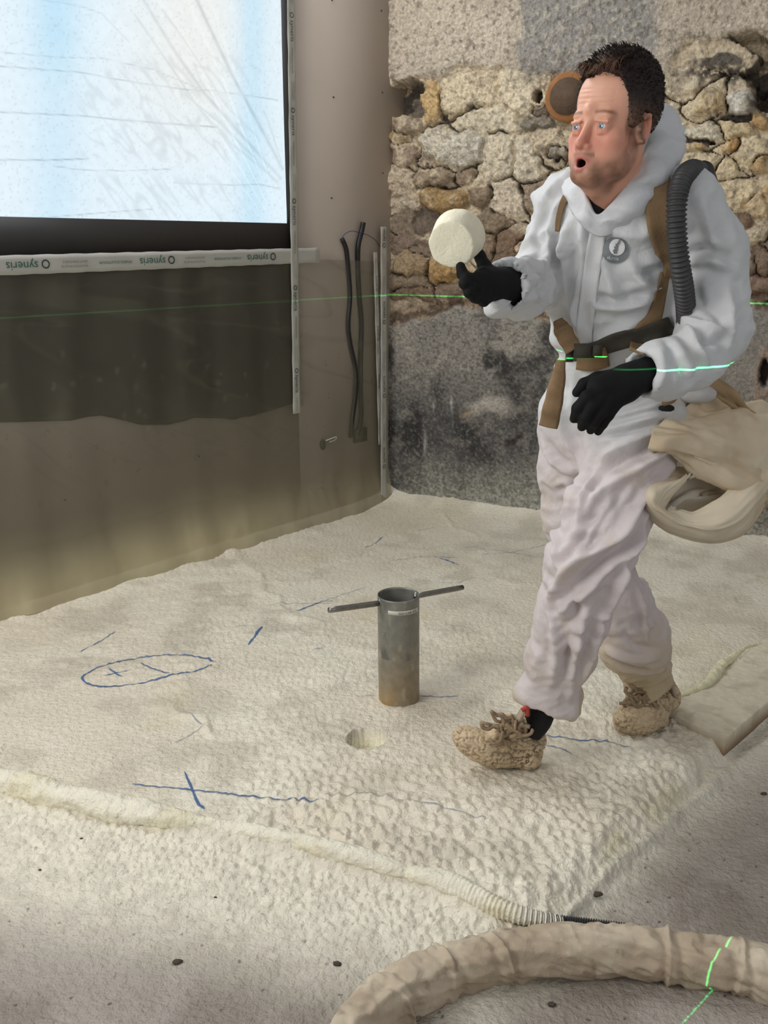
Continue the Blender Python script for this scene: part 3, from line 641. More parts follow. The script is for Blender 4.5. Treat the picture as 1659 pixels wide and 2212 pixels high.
# ------------------------------------------------------------ back wall of rubble stone and old render
SITES = [  # px, py, rx, ry, rgb, relief
 (1000,200,95,55,(196,180,152),.02),(1125,200,70,60,(198,184,158),.018),(1060,265,85,45,(196,184,160),.015),(935,215,30,55,(184,156,112),.02),
 (985,315,80,45,(186,178,162),.03),(1085,330,55,60,(192,180,158),.02),(1140,345,45,65,(196,184,162),.02),(1180,300,40,60,(190,174,148),.02),
 (885,195,26,16,(70,62,56),-.09),(865,225,24,30,(66,60,54),-.08),(895,235,22,22,(100,92,82),-.05),(882,275,38,20,(138,122,104),.02),
 (868,305,22,16,(150,128,94),.01),(875,335,32,30,(148,130,112),.015),(870,385,32,40,(178,162,140),.015),(868,440,30,20,(172,158,138),.01),
 (945,382,45,22,(140,124,104),.035),(958,425,52,30,(150,124,86),.04),(1043,423,38,26,(134,118,98),.04),(1012,375,18,18,(134,116,96),.01),
 (920,470,35,30,(104,92,80),-.02),(880,480,30,32,(126,112,96),0),(1058,480,36,22,(128,112,92),.02),(1100,420,45,50,(190,176,154),.01),
 (1150,420,50,38,(142,126,106),.02),(1100,540,40,50,(116,96,78),.01),(1055,530,30,40,(128,110,90),.01),(1120,590,50,40,(112,92,74),0),(1125,530,24,22,(182,160,134),.02),
 (965,585,46,26,(158,128,84),.03),(885,570,45,20,(146,126,98),.03),(880,605,48,22,(126,110,92),.02),(1000,630,60,20,(122,106,88),.01),
 (900,635,60,16,(118,98,80),.01),(870,520,40,25,(122,106,92),0),(930,535,40,22,(120,104,88),0),(1150,640,70,22,(110,90,74),0),
 (1165,235,22,20,(120,108,94),.02),(1160,205,22,18,(78,70,62),-.05),(1170,262,45,22,(128,120,106),.03),(1205,255,40,20,(150,138,114),.01),
 (1230,330,30,30,(140,132,118),.02),(1205,335,26,18,(142,134,120),.03),(1235,400,40,40,(150,140,120),.01),(1240,300,30,25,(186,172,146),.01),
 (1450,170,60,35,(188,174,150),.01),(1530,215,36,32,(180,158,120),.03),(1597,225,34,34,(190,184,172),.03),(1545,130,60,14,(96,90,82),-.01),
 (1645,190,26,44,(22,20,18),-.09),(1600,262,50,14,(60,54,48),-.02),(1520,285,48,24,(190,180,158),.02),(1590,280,50,22,(184,166,132),.02),(1640,265,30,18,(182,150,106),.02),
 (1575,315,34,20,(186,148,100),.03),(1505,300,40,8,(50,44,40),-.02),(1500,320,20,14,(180,152,104),.02),(1620,330,50,40,(200,184,152),.02),(1650,355,22,26,(176,150,110),.02),
 (1500,360,60,30,(196,180,150),.015),(1560,370,50,30,(196,178,146),.015),(1590,420,60,35,(196,178,146),.02),(1640,440,40,30,(192,170,136),.02),
 (1600,470,26,20,(118,98,80),.02),(1560,450,30,25,(190,172,144),.01),(1620,515,50,26,(186,170,144),.02),(1570,520,40,25,(182,166,142),.01),
 (1610,575,26,30,(132,114,98),.03),(1650,565,24,34,(120,102,86),.03),(1580,600,40,22,(126,108,92),.02),(1635,620,44,24,(134,112,96),.03),
 (1480,420,50,40,(190,172,144),.01),(1470,520,60,60,(170,152,128),.01),(1400,600,80,60,(150,134,112),.01),(1300,600,80,60,(130,112,92),.01),
 (1300,180,60,40,(180,166,142),.01),(1380,200,60,60,(182,168,144),.01),(1300,480,70,60,(150,134,112),.01),(1400,420,70,60,(176,160,136),.01)]
def back_wall():
    h = 0.0052; s1 = 3.1; ns = int(s1 / h); nz = int(3.1 / h)
    S, Z = np.meshgrid(np.linspace(-.02, s1, ns), np.linspace(-.08, 3.0, nz), indexing='ij')
    S = S.astype(np.float32); Z = Z.astype(np.float32)
    P = CO + S[..., None] * BD + Z[..., None] * UP
    X, Yy = proj(P); X = X.astype(np.float32); Yy = Yy.astype(np.float32)
    wx = X + 44 * (fbm(S * 9, Z * 9, o=4, s=201) - .5) + 8 * (fbm(S * 40, Z * 40, o=2, s=203) - .5)
    wy = Yy + 34 * (fbm(S * 9 + 40, Z * 9, o=4, s=202) - .5) + 8 * (fbm(S * 40, Z * 40 + 9, o=2, s=204) - .5)
    sites = list(SITES)
    r = random.Random(5)
    for k in range(150):                                     # beyond the frame the same masonry goes on
        sx = r.uniform(1690, 2600); sy = r.uniform(-300, 660); g = r.choice([(196,180,150), (140,122,102), (182,158,118), (150,134,112)])
        sites.append((sx, sy, r.uniform(30, 60), r.uniform(20, 38), g, r.uniform(0, .03)))
    d1 = np.full(X.shape, 1e9, np.float32); d2 = d1.copy(); ci = np.zeros(X.shape, np.int32)
    for i, (sx, sy, rx, ry, c, rel) in enumerate(sites):
        a = np.abs((wx - sx) / rx); b = np.abs((wy - sy) / ry); d = ((a ** 2.6 + b ** 2.6) ** (1 / 2.6)).astype(np.float32)
        m = d < d1; d2 = np.where(m, d1, np.minimum(d2, d)); ci = np.where(m, i, ci); d1 = np.where(m, d, d1)
    SC = np.array([lin(q[4]) for q in sites]); SR = np.array([q[5] for q in sites])
    col = SC[ci]; rel = SR[ci]; gap = d2 - d1
    hole = rel < -.015
    crack = np.exp(-(gap / (.02 + .07 * vn(S * 12, Z * 12, s=206))) ** 2) * sstep(.47, .62, fbm(S * 7, Z * 7, o=3, s=207) + .07 * sstep(300, 420, Yy)) * (Yy < 660)
    dome = np.clip(1 - d1 ** 3, 0, 1) * sstep(0, .25, gap)
    height = 1.25 * rel * np.where(hole, 1, dome)
    fine = fbm(S * 60, Z * 60, o=4, s=211); med = fbm(S * 14, Z * 14, o=4, s=212); big = fbm(S * 4, Z * 4, o=3, s=213)
    mort = sstep(.80 + .12 * (Yy > 380), 1.02 + .12 * (Yy > 380), d1 + .25 * (med - .5))
    col = mix(col, lin((186, 170, 144)), mort * .9)
    col = mix(col, lin((204, 190, 162)), sstep(.55, .72, med) * .5 * (Yy < 450) * (~hole))
    col = mix(col, lin((120, 106, 90)), sstep(.55, .75, fbm(S * 22, Z * 22, o=4, s=215)) * .45)
    pit = sstep(.60, .70, fbm(S * 55, Z * 55, o=3, s=217)); col = mix(col, lin((104, 92, 80)), pit * .5)
    rock = sstep(18, -30, Yy - 645 - 22 * (med - .5) - 14 * np.sin(X * .02)); col0 = col; hz0 = height + 0.018 * (fine - .5) + 0.026 * (med - .5) - .030 * crack - .010 * mort
    col0 = mix(col0, lin((40, 34, 30)), np.clip(crack * 1.2, 0, .92))
    # render at the top
    ytop = 150 + 22 * (med - .5) + np.interp(X, [842, 900, 1000, 1120, 1180, 1420, 1480, 1700], [30, 25, -10, 5, 10, 18, -60, -80])
    tp = sstep(12, -12, Yy - ytop)
    gx = sstep(1118, 1134, X + 30 * (med - .5)) * sstep(1440, 1400, X + 30 * (med - .5)); ctop = mix(lin((178, 166, 148)), lin((138, 134, 127)), gx)
    ctop = mix(ctop, lin((150, 136, 122)), sstep(.45, .7, big) * .5 * (1 - gx)); ctop = mix(ctop, lin((100, 92, 82)), pit * .6)
    ctop = mix(ctop, lin((196, 184, 164)), sstep(.55, .7, fine) * .35)
    col = mix(col0, ctop, tp); height = hz0 * (1 - tp) + tp * (0.012 + 0.012 * (fine - .5) + .008 * (med - .5))
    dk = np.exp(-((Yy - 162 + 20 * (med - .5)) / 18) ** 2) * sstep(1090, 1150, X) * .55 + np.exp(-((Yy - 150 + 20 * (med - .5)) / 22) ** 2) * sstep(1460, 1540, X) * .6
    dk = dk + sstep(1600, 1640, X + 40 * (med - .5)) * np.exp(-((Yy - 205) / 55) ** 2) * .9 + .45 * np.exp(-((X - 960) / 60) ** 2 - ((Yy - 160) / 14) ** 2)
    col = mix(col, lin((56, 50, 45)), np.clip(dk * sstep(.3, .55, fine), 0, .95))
    # brown band, then dark old render
    yb = np.interp(X, [842, 900, 1000, 1060, 1150, 1300, 1600, 1660], [705, 690, 662, 672, 690, 690, 650, 665]) + 26 * (med - .5)
    band = sstep(-46, -24, Yy - yb) * (Yy < yb + 30); col = mix(col, mix(lin((92, 74, 62)), lin((150, 132, 110)), sstep(.5, .62, fbm(S * 26, Z * 26, o=3, s=219))), band * .85)
    low = sstep(-5, 5, Yy - yb)
    q = sstep(660, 1060, Yy); grain = fbm(S * 90, Z * 90, o=3, s=221)
    cl_ = mix(lin((146, 140, 130)), lin((92, 90, 87)), np.clip(q * 1.3 + .9 * (big - .45), 0, 1))
    cl_ = mix(cl_, lin((58, 56, 54)), sstep(.5, .72, fbm(S * 7, Z * 5, o=5, s=222) + .25 * (q - .5)) * .9)
    cl_ = mix(cl_, lin((168, 160, 146)), sstep(.58, .72, fbm(S * 16, Z * 16, o=4, s=223)) * .5 * (1 - .6 * q))
    cl_ = mix(cl_, lin((150, 146, 140)), sstep(.62, .7, grain) * .35); cl_ = mix(cl_, lin((46, 44, 43)), sstep(.42, .34, grain) * .4)
    rt = sstep(1300, 1550, X); cl_ = mix(cl_, mix(lin((150, 142, 132)), lin((128, 122, 114)), med), rt * .9)
    lightpatch = np.exp(-(((wx - 1058) / 48) ** 4 + ((wy - 880) / 17) ** 4)); cl_ = mix(cl_, lin((176, 168, 156)), lightpatch * .9)
    cl_ = mix(cl_, lin((150, 136, 112)), np.exp(-(((wx - 1009) / 12) ** 4 + ((wy - 890) / 10) ** 4)) * .8)
    for ax, ay in ((1099, 955), (1125, 945)): cl_ = mix(cl_, lin((56, 44, 36)), np.exp(-(((wx - ax) / 13) ** 4 + ((wy - ay) / 11) ** 4)) * .8)
    for ax, ay, aw, ah in ((977, 870, 3, 16), (920, 960, 3, 24), (939, 876, 2, 7)): cl_ = mix(cl_, lin((184, 180, 172)), np.exp(-(((X - ax) / aw) ** 2 + ((Yy - ay) / ah) ** 2)) * .7)
    col = mix(col, cl_, low); height = height * (1 - low) + low * (0.014 + .006 * (med - .5) + .003 * (fine - .5) + .006 * lightpatch)
    # dark crumbled pocket low on the right and the rusty socket hole
    pk = np.exp(-(((wx - 1655) / 44) ** 4 + ((wy - 1120) / 52) ** 4)); col = mix(col, mix(lin((50, 42, 38)), lin((110, 92, 80)), sstep(.45, .6, fine)), pk * .95); height = height - .03 * pk * fine
    rad = np.hypot((wx - 1652) / 22.0, (wy - 805) / 40.0); col = mix(col, lin((146, 124, 104)), np.exp(-((rad - 1) / .25) ** 2) * .8); col = mix(col, lin((40, 34, 30)), sstep(.75, .55, rad)); height = height + .015 * np.exp(-((rad - 1) / .25) ** 2) - .03 * sstep(.75, .55, rad)
    # overspray of foam dust at the base
    base = np.interp(X, [842, 1000, 1170, 1659, 3000], [1088, 1105, 1113, 1192, 1400]); dust = sstep(150, 10, base - Yy + 50 * (big - .5)) * (.55 + .45 * sstep(.4, .6, grain)) * sstep(870, 1000, X + 60)
    col = mix(col, lin((176, 174, 160)), dust * .85)
    PV = P + (height[..., None]) * BN
    return PV, col, ns, nz
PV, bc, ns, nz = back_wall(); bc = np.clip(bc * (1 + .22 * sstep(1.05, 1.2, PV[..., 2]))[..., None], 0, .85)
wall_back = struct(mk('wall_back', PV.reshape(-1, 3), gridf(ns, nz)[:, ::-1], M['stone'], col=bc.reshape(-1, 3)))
# sawn round beam end set in the wall
c0 = plane_hit(1232, 212, CO, BN); V, F = tube([c0 - BN * .1, c0 + BN * .04, c0 + BN * .055, c0 + BN * .055], [.105, .105, .095, .0], 40, ref=UP)
pxv, pyv = proj(V); r_ = np.linalg.norm((V - c0) - ((V - c0) @ BN)[:, None] * BN, axis=1)
bc_ = mix(lin((84, 62, 46)), lin((172, 116, 66)), sstep(.085, .1, r_)); bm_ = mk('beam_end', V, F, M['wood'], col=bc_)
V, F = tube([c0 + BN * .05, c0 + BN * .062], .078, 36, ref=UP); e_ = mk('heartwood', V, F, M['wood'], bm_, col=np.tile(lin((92, 72, 54)), (len(V), 1)))
tag(bm_, 'sawn round wooden beam end set in the stone wall behind the head', 'beam')

# ============================================================ the man
YAW = math.radians(50); TILT = math.radians(4)
HO = P3(1330, 264, 2.05)
fwd = unit([-math.sin(YAW) * math.cos(TILT), -math.cos(YAW) * math.cos(TILT), math.sin(TILT)])
lft = unit(np.cross(UP, fwd)); lft = lft if lft[0] > 0 else -lft
upv = unit(np.cross(lft, fwd)); upv = upv if upv[2] > 0 else -upv
ROLL = math.radians(-3); l2 = lft * math.cos(ROLL) + upv * math.sin(ROLL); u2 = upv * math.cos(ROLL) - lft * math.sin(ROLL); lft, upv = l2, u2
HR_ = np.stack([lft, fwd, upv], 1); HS = 1.03
YS = .94
def h2w(V): return HO + (np.asarray(V) * HS * np.array([1, YS, 1])) @ HR_.T
def w2h(P): return ((np.asarray(P) - HO) @ HR_) / HS / np.array([1, YS, 1])

EZ = -.020; MZ = -.0885
def build_head():
    f = Field((-.115, -.155, -.30), (.115, .15, .145), .0020)
    f.ell((0, -.010, .038), (.072, .087, .082), .01)                       # cranium
    f.ell((0, .030, .030), (.060, .058, .062), .03)                        # forehead
    f.ell((0, .026, -.038), (.054, .058, .075), .03)                       # mid face
    for s in (-1, 1):
        f.cone((s * .053, .008, -.060), (s * .041, .030, -.088), .017, .017, .028)    # jaw
        f.cone((s * .041, .030, -.088), (s * .012, .077, -.107), .017, .016, .022)
        f.ell((s * .043, .058, -.040), (.019, .022, .016), .020)           # cheekbone
        f.ell((s * .036, .052, -.070), (.021, .028, .026), .022)           # cheek
    f.cone((-.014, .079, -.106), (.014, .079, -.106), .0150, .0150, .016)  # chin
    f.cone((0, .056, -.095), (0, .064, -.068), .031, .033, .02)            # mouth block
    f.cone((-.036, .078, EZ + .020), (.036, .078, EZ + .020), .0095, .0095, .014)      # brow ridge
    f.cone((0, .084, EZ + .020), (0, .088, EZ + .030), .010, .012, .012)
    for s in (-1, 1): f.ell((s * .031, .0985, EZ + .001), (.0175, .016, .0120), .010, sub=True)      # eye sockets
    for s in (-1, 1):
        f.ell((s * .031, .0765, EZ), (.0143, .0145, .0143), .003)          # lids over the eyeball
        f.ell((s * .031, .094, EZ), (.0130, .0095, .0058), .0022, sub=True)   # opening between the lids
        f.cone((s * .019, .0905, EZ + .0105), (s * .044, .0855, EZ + .0085), .0030, .0028, .004)   # upper lid fold
        f.cone((s * .024, .0865, EZ - .0125), (s * .040, .082, EZ - .0110), .0012, .0012, .008)
    f.cone((0, .0865, EZ + .010), (0, .1060, -.050), .0066, .0080, .008)   # nose bridge
    f.ell((0, .1070, -.0545), (.0098, .0115, .0092), .006)
    for s in (-1, 1):
        f.ell((s * .0115, .0965, -.0585), (.0066, .0095, .0066), .004)
        f.ell((s * .0060, .1030, -.0660), (.0032, .0048, .003), .002, sub=True)
    f.ell((0, .092, MZ + .015), (.016, .010, .011), .012)                   # upper lip mound
    a = np.arange(14) * 2 * math.pi / 14                                    # rounded open lips
    for i in range(14):
        p = [(.0150 * math.cos(t), .0985 - .014 * abs(math.cos(t)) ** 2, MZ + .0115 * math.sin(t)) for t in (a[i], a[(i + 1) % 14])]
        f.cone(p[0], p[1], .0040, .0040, .004)
    f.ell((0, .096, MZ), (.0108, .026, .0080), .003, sub=True)
    for s in (-1, 1):                                                       # ears
        f.ell((s * .071, .014, -.018), (.010, .014, .023), .008)
        n = 14
        def ep(t): return (s * (.0775 + .004 * (math.sin(t) < .3) + .002), .013 - .0140 * math.sin(t) - .004 * math.cos(t), -.017 + .0240 * math.cos(t))
        for i in range(n):
            t0, t1 = [-.75 + 4.1 * (i + q) / n for q in (0, 1)]
            f.cone(ep(t0), ep(t1), .0040, .0040, .004)
        f.ell((s * .076, .018, -.038), (.005, .007, .008), .005)
        f.ell((s * .0830, .016, -.019), (.0055, .0060, .0090), .003, sub=True)
        f.cone((s * .0835, .011, -.001), (s * .0835, .004, -.018), .0030, .0028, .003, sub=True)
        f.ell((s * .0785, .024, -.020), (.004, .0035, .005), .003)
    nb = w2h(P3(1322, 452, 2.118)); nm_ = w2h(P3(1326, 405, 2.090))
    f.chain([(0, -.012, -.05), nm_, nb], [.056, .055, .058], .025)
    f.cone((.050, .002, -.072), nb + np.array([.010, .046, .0]), .012, .011, .02)
    f.cone((0, .040, -.128), nb + np.array([0, .030, .02]), .018, .016, .03)
    V, Q = f.mesh(); V = relax(V, Q, 2, .4)
    # forehead creases from the raised brows
    for zc in (.022, .031, .040, .048): V[:, 1] -= .0013 * np.exp(-((V[:, 2] - zc - .012 * V[:, 0] ** 2 / .003 * .3) / .0016) ** 2) * (V[:, 1] > .04) * (np.abs(V[:, 0]) < .045)
    x, y, z = V.T
    skin = np.tile(lin((214, 158, 132)), (len(V), 1)); n = fbm(x * 60 + 9, y * 60 + 4, z * 60 + 7, o=3, s=301)
    skin = mix(skin, lin((196, 116, 100)), np.clip(.5 * np.exp(-((y - .108) ** 2 + (z + .050) ** 2 + x ** 2) / .0004) + .55 * np.exp(-((np.abs(x) - .038) ** 2 + (z + .048) ** 2) / .0007) * (y > .03) + .45 * (np.abs(x) > .070) * (z < .03) * (z > -.05) * (y < .02), 0, 1))
    skin = mix(skin, lin((222, 172, 148)), .6 * np.exp(-((z - .055) / .03) ** 2) * (y > .05))
    jaw = np.interp(y, [-.03, .01, .025, .035, .055, .075, .10], [.02, .02, .005, -.045, -.072, -.083, -.078])
    beard = sstep(.010, -.012, z - jaw) * sstep(.004, .018, y) * sstep(-.150, -.122, z) * np.clip(.55 + .9 * (n - .3), .2, 1)
    mus = np.exp(-((z - MZ - .0165) / .0045) ** 2) * (np.abs(x) < .026) * (y > .07); chinb = beard
    skin = mix(skin, lin((118, 86, 66)), np.clip(chinb * .92 + mus * .65, 0, .88))
    d = np.hypot(x / .0188, (z - MZ) / .0160); lip = sstep(1.12, .95, d) * (y > .082)
    skin = mix(skin, lin((188, 112, 104)), lip * .75)
    d2 = np.hypot(x / .0108, (z - MZ) / .0082); skin = mix(skin, lin((46, 18, 16)), sstep(1.1, .9, d2) * (y > .04) * (y < .097))
    brow = np.exp(-((z - EZ - .0225 - .004 * np.cos((np.abs(x) - .03) * 60)) / .0035) ** 2) * sstep(.012, .018, np.abs(x)) * sstep(.052, .044, np.abs(x)) * (y > .06)
    skin = mix(skin, lin((128, 88, 64)), brow * .95 * np.clip(.5 + n, 0, 1))
    lid = np.exp(-((np.hypot((np.abs(x) - .031) / 1.6, z - EZ) - .0066) / .0014) ** 2) * (y > .075); skin = mix(skin, lin((150, 96, 80)), lid * .45)
    scalp = sstep(.0, .012, z - np.interp(y, [-.12, -.04, -.02, .0, .03, .055, .07, .09], [-.05, -.05, .0, .02, .02, .055, .085, .10]))
    skin = mix(skin, lin((92, 66, 52)), scalp * .6)
    sb = sstep(.016, .022, y) * sstep(.050, .040, y) * sstep(-.050, -.015, z + .3 * (.035 - y)) * sstep(.05, .03, z) * (np.abs(x) > .05) * np.clip(.5 + 1.2 * (n - .3), 0, 1); skin = mix(skin, lin((92, 66, 50)), np.clip(sb, 0, .62))
    return h2w(V), Q, skin
HV, HQ, hc = build_head()
person = mk('person', HV, HQ, M['skin'], col=hc)
tag(person, 'man in white coverall and black gloves striding left, mouth open, holding up a foam core', 'person')
man = person

# eyes
for s in (-1, 1):
    nr, ns_ = 28, 40; th = np.linspace(0, math.pi, nr); ph = np.arange(ns_) * 2 * math.pi / ns_
    T, Pp = np.meshgrid(th, ph, indexing='ij'); gx, gz = (-.10, .0)
    D = np.stack([np.sin(T) * np.cos(Pp), np.cos(T), np.sin(T) * np.sin(Pp)], -1)
    V = D.reshape(-1, 3); ang = T.reshape(-1)
    c = np.tile(lin((212, 208, 204)), (len(V), 1)); c = mix(c, lin((92, 132, 156)), ang < .46); c = mix(c, lin((48, 76, 96)), np.abs(ang - .46) < .06); c = mix(c, lin((10, 10, 12)), ang < .2)
    g = -.12; Rg = np.array([[math.cos(g), math.sin(g), 0], [-math.sin(g), math.cos(g), 0], [0, 0, 1]])
    V = (V @ Rg.T) * .0126 + np.array([s * .031, .0765, EZ])
    mk('eye', h2w(V), gridf(nr, ns_, cv=True), M['eye'], man, col=c)

# hair
f = Field((-.10, -.14, -.10), (.10, .13, .165), .0022)
f.ell((0, -.012, .041), (.0760, .092, .088), .01); f.ell((0, .028, .062), (.060, .064, .056), .03)
f.ell((0, -.01, .080), (.062, .08, .052), .02)
for s in (-1, 1): f.ell((s * .056, .022, .020), (.0235, .030, .045), .012)
def cut(X, Y, Z):
    zb = np.interp(Y, [-.14, -.05, -.012, -.006, .018, .024, .040, .048, .054, .062, .080, .1], [-.090, -.080, -.060, .014, .014, -.014, -.010, .012, .034, .058, .078, .082])
    return Z - zb - 0.006 * np.sin(X * 90) - .010 * np.exp(-(np.abs(X) - .045) ** 2 / .0002) * (Y > .045)
f.op(lambda X, Y, Z: cut(X, Y, Z), (-.2, -.2, -.2), (.2, .2, .2), .004, sub=False) if False else None
X, Y, Z = f.ax[0][:, None, None], f.ax[1][None, :, None], f.ax[2][None, None, :]
f.F = np.maximum(f.F, -np.broadcast_to(cut(X, Y, Z), f.F.shape) * .8).astype(np.float32)
V, Q = f.mesh(); N_ = normals(V, Q); x, y, z = V.T
st = fbm(x * 260, y * 50, z * 160, o=2, s=311) - .5; V = V + N_ * (st * .005 * sstep(.02, .09, z) + st * .0015)[:, None]
tp_ = sstep(.05, .1, z); V[:, 2] += .004 * tp_ * fbm(x * 30, y * 30, o=2, s=5)
hcol = mix(np.tile(lin((96, 72, 56)), (len(V), 1)), lin((34, 23, 19)), np.clip(sstep(-.02, .05, z), 0, 1))
hcol = mix(hcol, lin((150, 112, 84)), sstep(.06, .10, y) * .45)
hair = mk('hair', h2w(V), Q, M['hair'], man, col=hcol)
# short strands over the crown and a loose forelock combed forward
parts = []
HVt = BVHTree.FromPolygons([tuple(v) for v in V], [tuple(int(i_) for i_ in q) for q in Q])
cand = np.where((V[:, 2] > -.012))[0]
for i in rng.choice(cand, 2300, replace=False):
    p0 = V[i]; n0 = N_[i]; top = sstep(.05, .10, p0[2]); L_ = .004 + .010 * top * rng.uniform(.4, 1.2)
    dr = unit(n0 * (.22 + .22 * rng.random()) + np.array([rng.uniform(-.25, .25), .9 * top + .05, -.3 * (1 - top) + .12]))
    dr = unit(np.array([dr[0], dr[1] * .5 - .1, -.9])) * .8 + n0 * .12 if p0[2] < .045 else dr
    p = np.array([p0 - n0 * .002, p0 + dr * L_ * .5 + n0 * .0015, p0 + dr * L_ - n0 * .001 * top]); parts.append(tube(h2w(p), [.0008, .0007, .0003], 3, caps=False))
V2_, F2_ = join(parts); mk('hair_strands', V2_, F2_, M['hair'], man, col=np.tile(lin((44, 31, 25)), (len(V2_), 1)))
parts = []
for i in range(230):
    a = rng.uniform(-.050, .046); y0 = rng.uniform(.035, .080); z0 = .108 - max(0, y0 - .035) * .46
    L_ = rng.uniform(.018, .036); dx = rng.uniform(-.014, .010)
    p = spline([(a, y0, z0 - .004), (a + dx * .4, y0 + L_ * .40, z0 + .005), (a + dx, y0 + L_ * .80, z0 + rng.uniform(-.022, -.002))], 5)
    parts.append(tube(h2w(p), [.0010, .0010, .0009, .0007, .0003], 4, caps=False))
V, F = join(parts); mk('forelock', V, F, M['hair'], man, col=np.tile(lin((92, 66, 50)), (len(V), 1)))

# ------------------------------------------------------------ coverall
f = Field((-.02, 1.72, .0), (1.02, 2.72, 1.60), .0054)
secs = [(1325, 1010, 2.295, .120, .105), (1325, 960, 2.29, .150, .125), (1325, 880, 2.285, .162, .135), (1326, 820, 2.275, .150, .125), (1328, 768, 2.262, .132, .112), (1326, 735, 2.245, .150, .132), (1326, 680, 2.23, .152, .140),
        (1330, 600, 2.21, .150, .138), (1338, 530, 2.185, .154, .136), (1344, 470, 2.16, .158, .122), (1350, 428, 2.145, .146, .100), (1352, 398, 2.14, .105, .080), (1352, 375, 2.14, .06, .05)]
SP = np.array([P3(a, b, c) for a, b, c, _, _ in secs]); Sa = np.array([q[3] for q in secs]); Sb = np.array([q[4] for q in secs])
ty = math.radians(24); TF = np.array([-math.sin(ty), -math.cos(ty), 0]); TL = np.array([math.cos(ty), -math.sin(ty), 0])
def torso(X, Y, Z):
    cx = np.interp(Z, SP[:, 2], SP[:, 0]); cy = np.interp(Z, SP[:, 2], SP[:, 1]); a = np.interp(Z, SP[:, 2], Sa); b = np.interp(Z, SP[:, 2], Sb)
    x, y = X - cx, Y - cy; u_ = (x * TL[0] + y * TL[1]) / a; v_ = (x * TF[0] + y * TF[1]) / b
    d = (np.sqrt(u_ * u_ + v_ * v_) - 1) * np.minimum(a, b)
    return np.maximum(d, np.abs(Z - (SP[0, 2] + SP[-1, 2]) / 2) - (SP[-1, 2] - SP[0, 2]) / 2)
f.op(torso, (.2, 1.9, .8), (.9, 2.6, 1.56), .01)
def J(*q): return [P3(*k) for k in q]
rarm = J((1262, 425, 2.21), (1218, 452, 2.235), (1188, 530, 2.24), (1165, 606, 2.215), (1125, 628, 2.11), (1090, 624, 2.03))
f.chain(rarm, [.060, .066, .062, .062, .058, .054], .03)
larm = J((1430, 412, 2.10), (1482, 442, 2.085), (1532, 545, 2.10), (1538, 650, 2.10), (1538, 722, 2.07), (1500, 780, 2.01), (1440, 798, 1.965), (1392, 806, 1.945))
f.chain(larm, [.056, .070, .072, .070, .070, .058, .055, .050], .03)
lleg = J((1382, 905, 2.225), (1352, 1010, 2.175), (1310, 1115, 2.13), (1268, 1220, 2.11), (1236, 1330, 2.135), (1212, 1420, 2.17), (1190, 1500, 2.195))
f.chain(lleg, [.120, .100, .096, .092, .084, .078, .070], .03)
rleg = J((1252, 905, 2.355), (1240, 1010, 2.37), (1246, 1110, 2.375), (1284, 1205, 2.38), (1340, 1300, 2.41), (1368, 1385, 2.435), (1388, 1436, 2.45))
f.chain(rleg, [.108, .088, .086, .080, .076, .092, .076], .03)
rc2 = J((1392, 1452, 2.455), (1396, 1474, 2.46)); f.chain(rc2, [.074, .066], .012)           # bunched cuff of the trailing leg
# flared hem and cuffs, then hollowed out
h1 = J((1150, 1500, 2.19), (1205, 1515, 2.19)); f.chain([h1[0], h1[1]], [.045, .055], .03)
f.cone(P3(1128, 1498, 2.19), P3(1150, 1490, 2.19), .018, .03, .02)
dn = P3(1172, 1585, 2.19)
def below(X, Y, Z):                                              # slanted cut of the hem
    n = unit([-.30, -.1, -1.0]); p = P3(1182, 1533, 2.19); return -((X - p[0]) * n[0] + (Y - p[1]) * n[1] + (Z - p[2]) * n[2])
f.op(below, dn - .16, dn + np.array([.16, .16, .13]), .006, sub=True, m=.01)
f.cone(P3(1180, 1500, 2.19), P3(1165, 1590, 2.19), .052, .075, .006, sub=True)
f.cone(P3(1105, 622, 2.065), P3(1060, 618, 1.96), .038, .062, .006, sub=True)
f.cone(P3(1072, 645, 2.01), P3(1090, 668, 2.05), .018, .024, .016)
f.cone(P3(1412, 803, 1.955), P3(1362, 812, 1.93), .036, .056, .006, sub=True)
CV, CQ = f.mesh(); CV = relax(CV, CQ, 3, .5); CN = normals(CV, CQ)
bvh = BVHTree.FromPolygons([tuple(v) for v in CV], [tuple(int(i) for i in q) for q in CQ])
def hit(px, py, tree=None):
    d = ray(px, py); d = d / np.linalg.norm(d); r = (tree or bvh).ray_cast(Vector(CAM), Vector(d))
    return (None, None) if r[0] is None else (np.array(r[0]), np.array(r[1]))
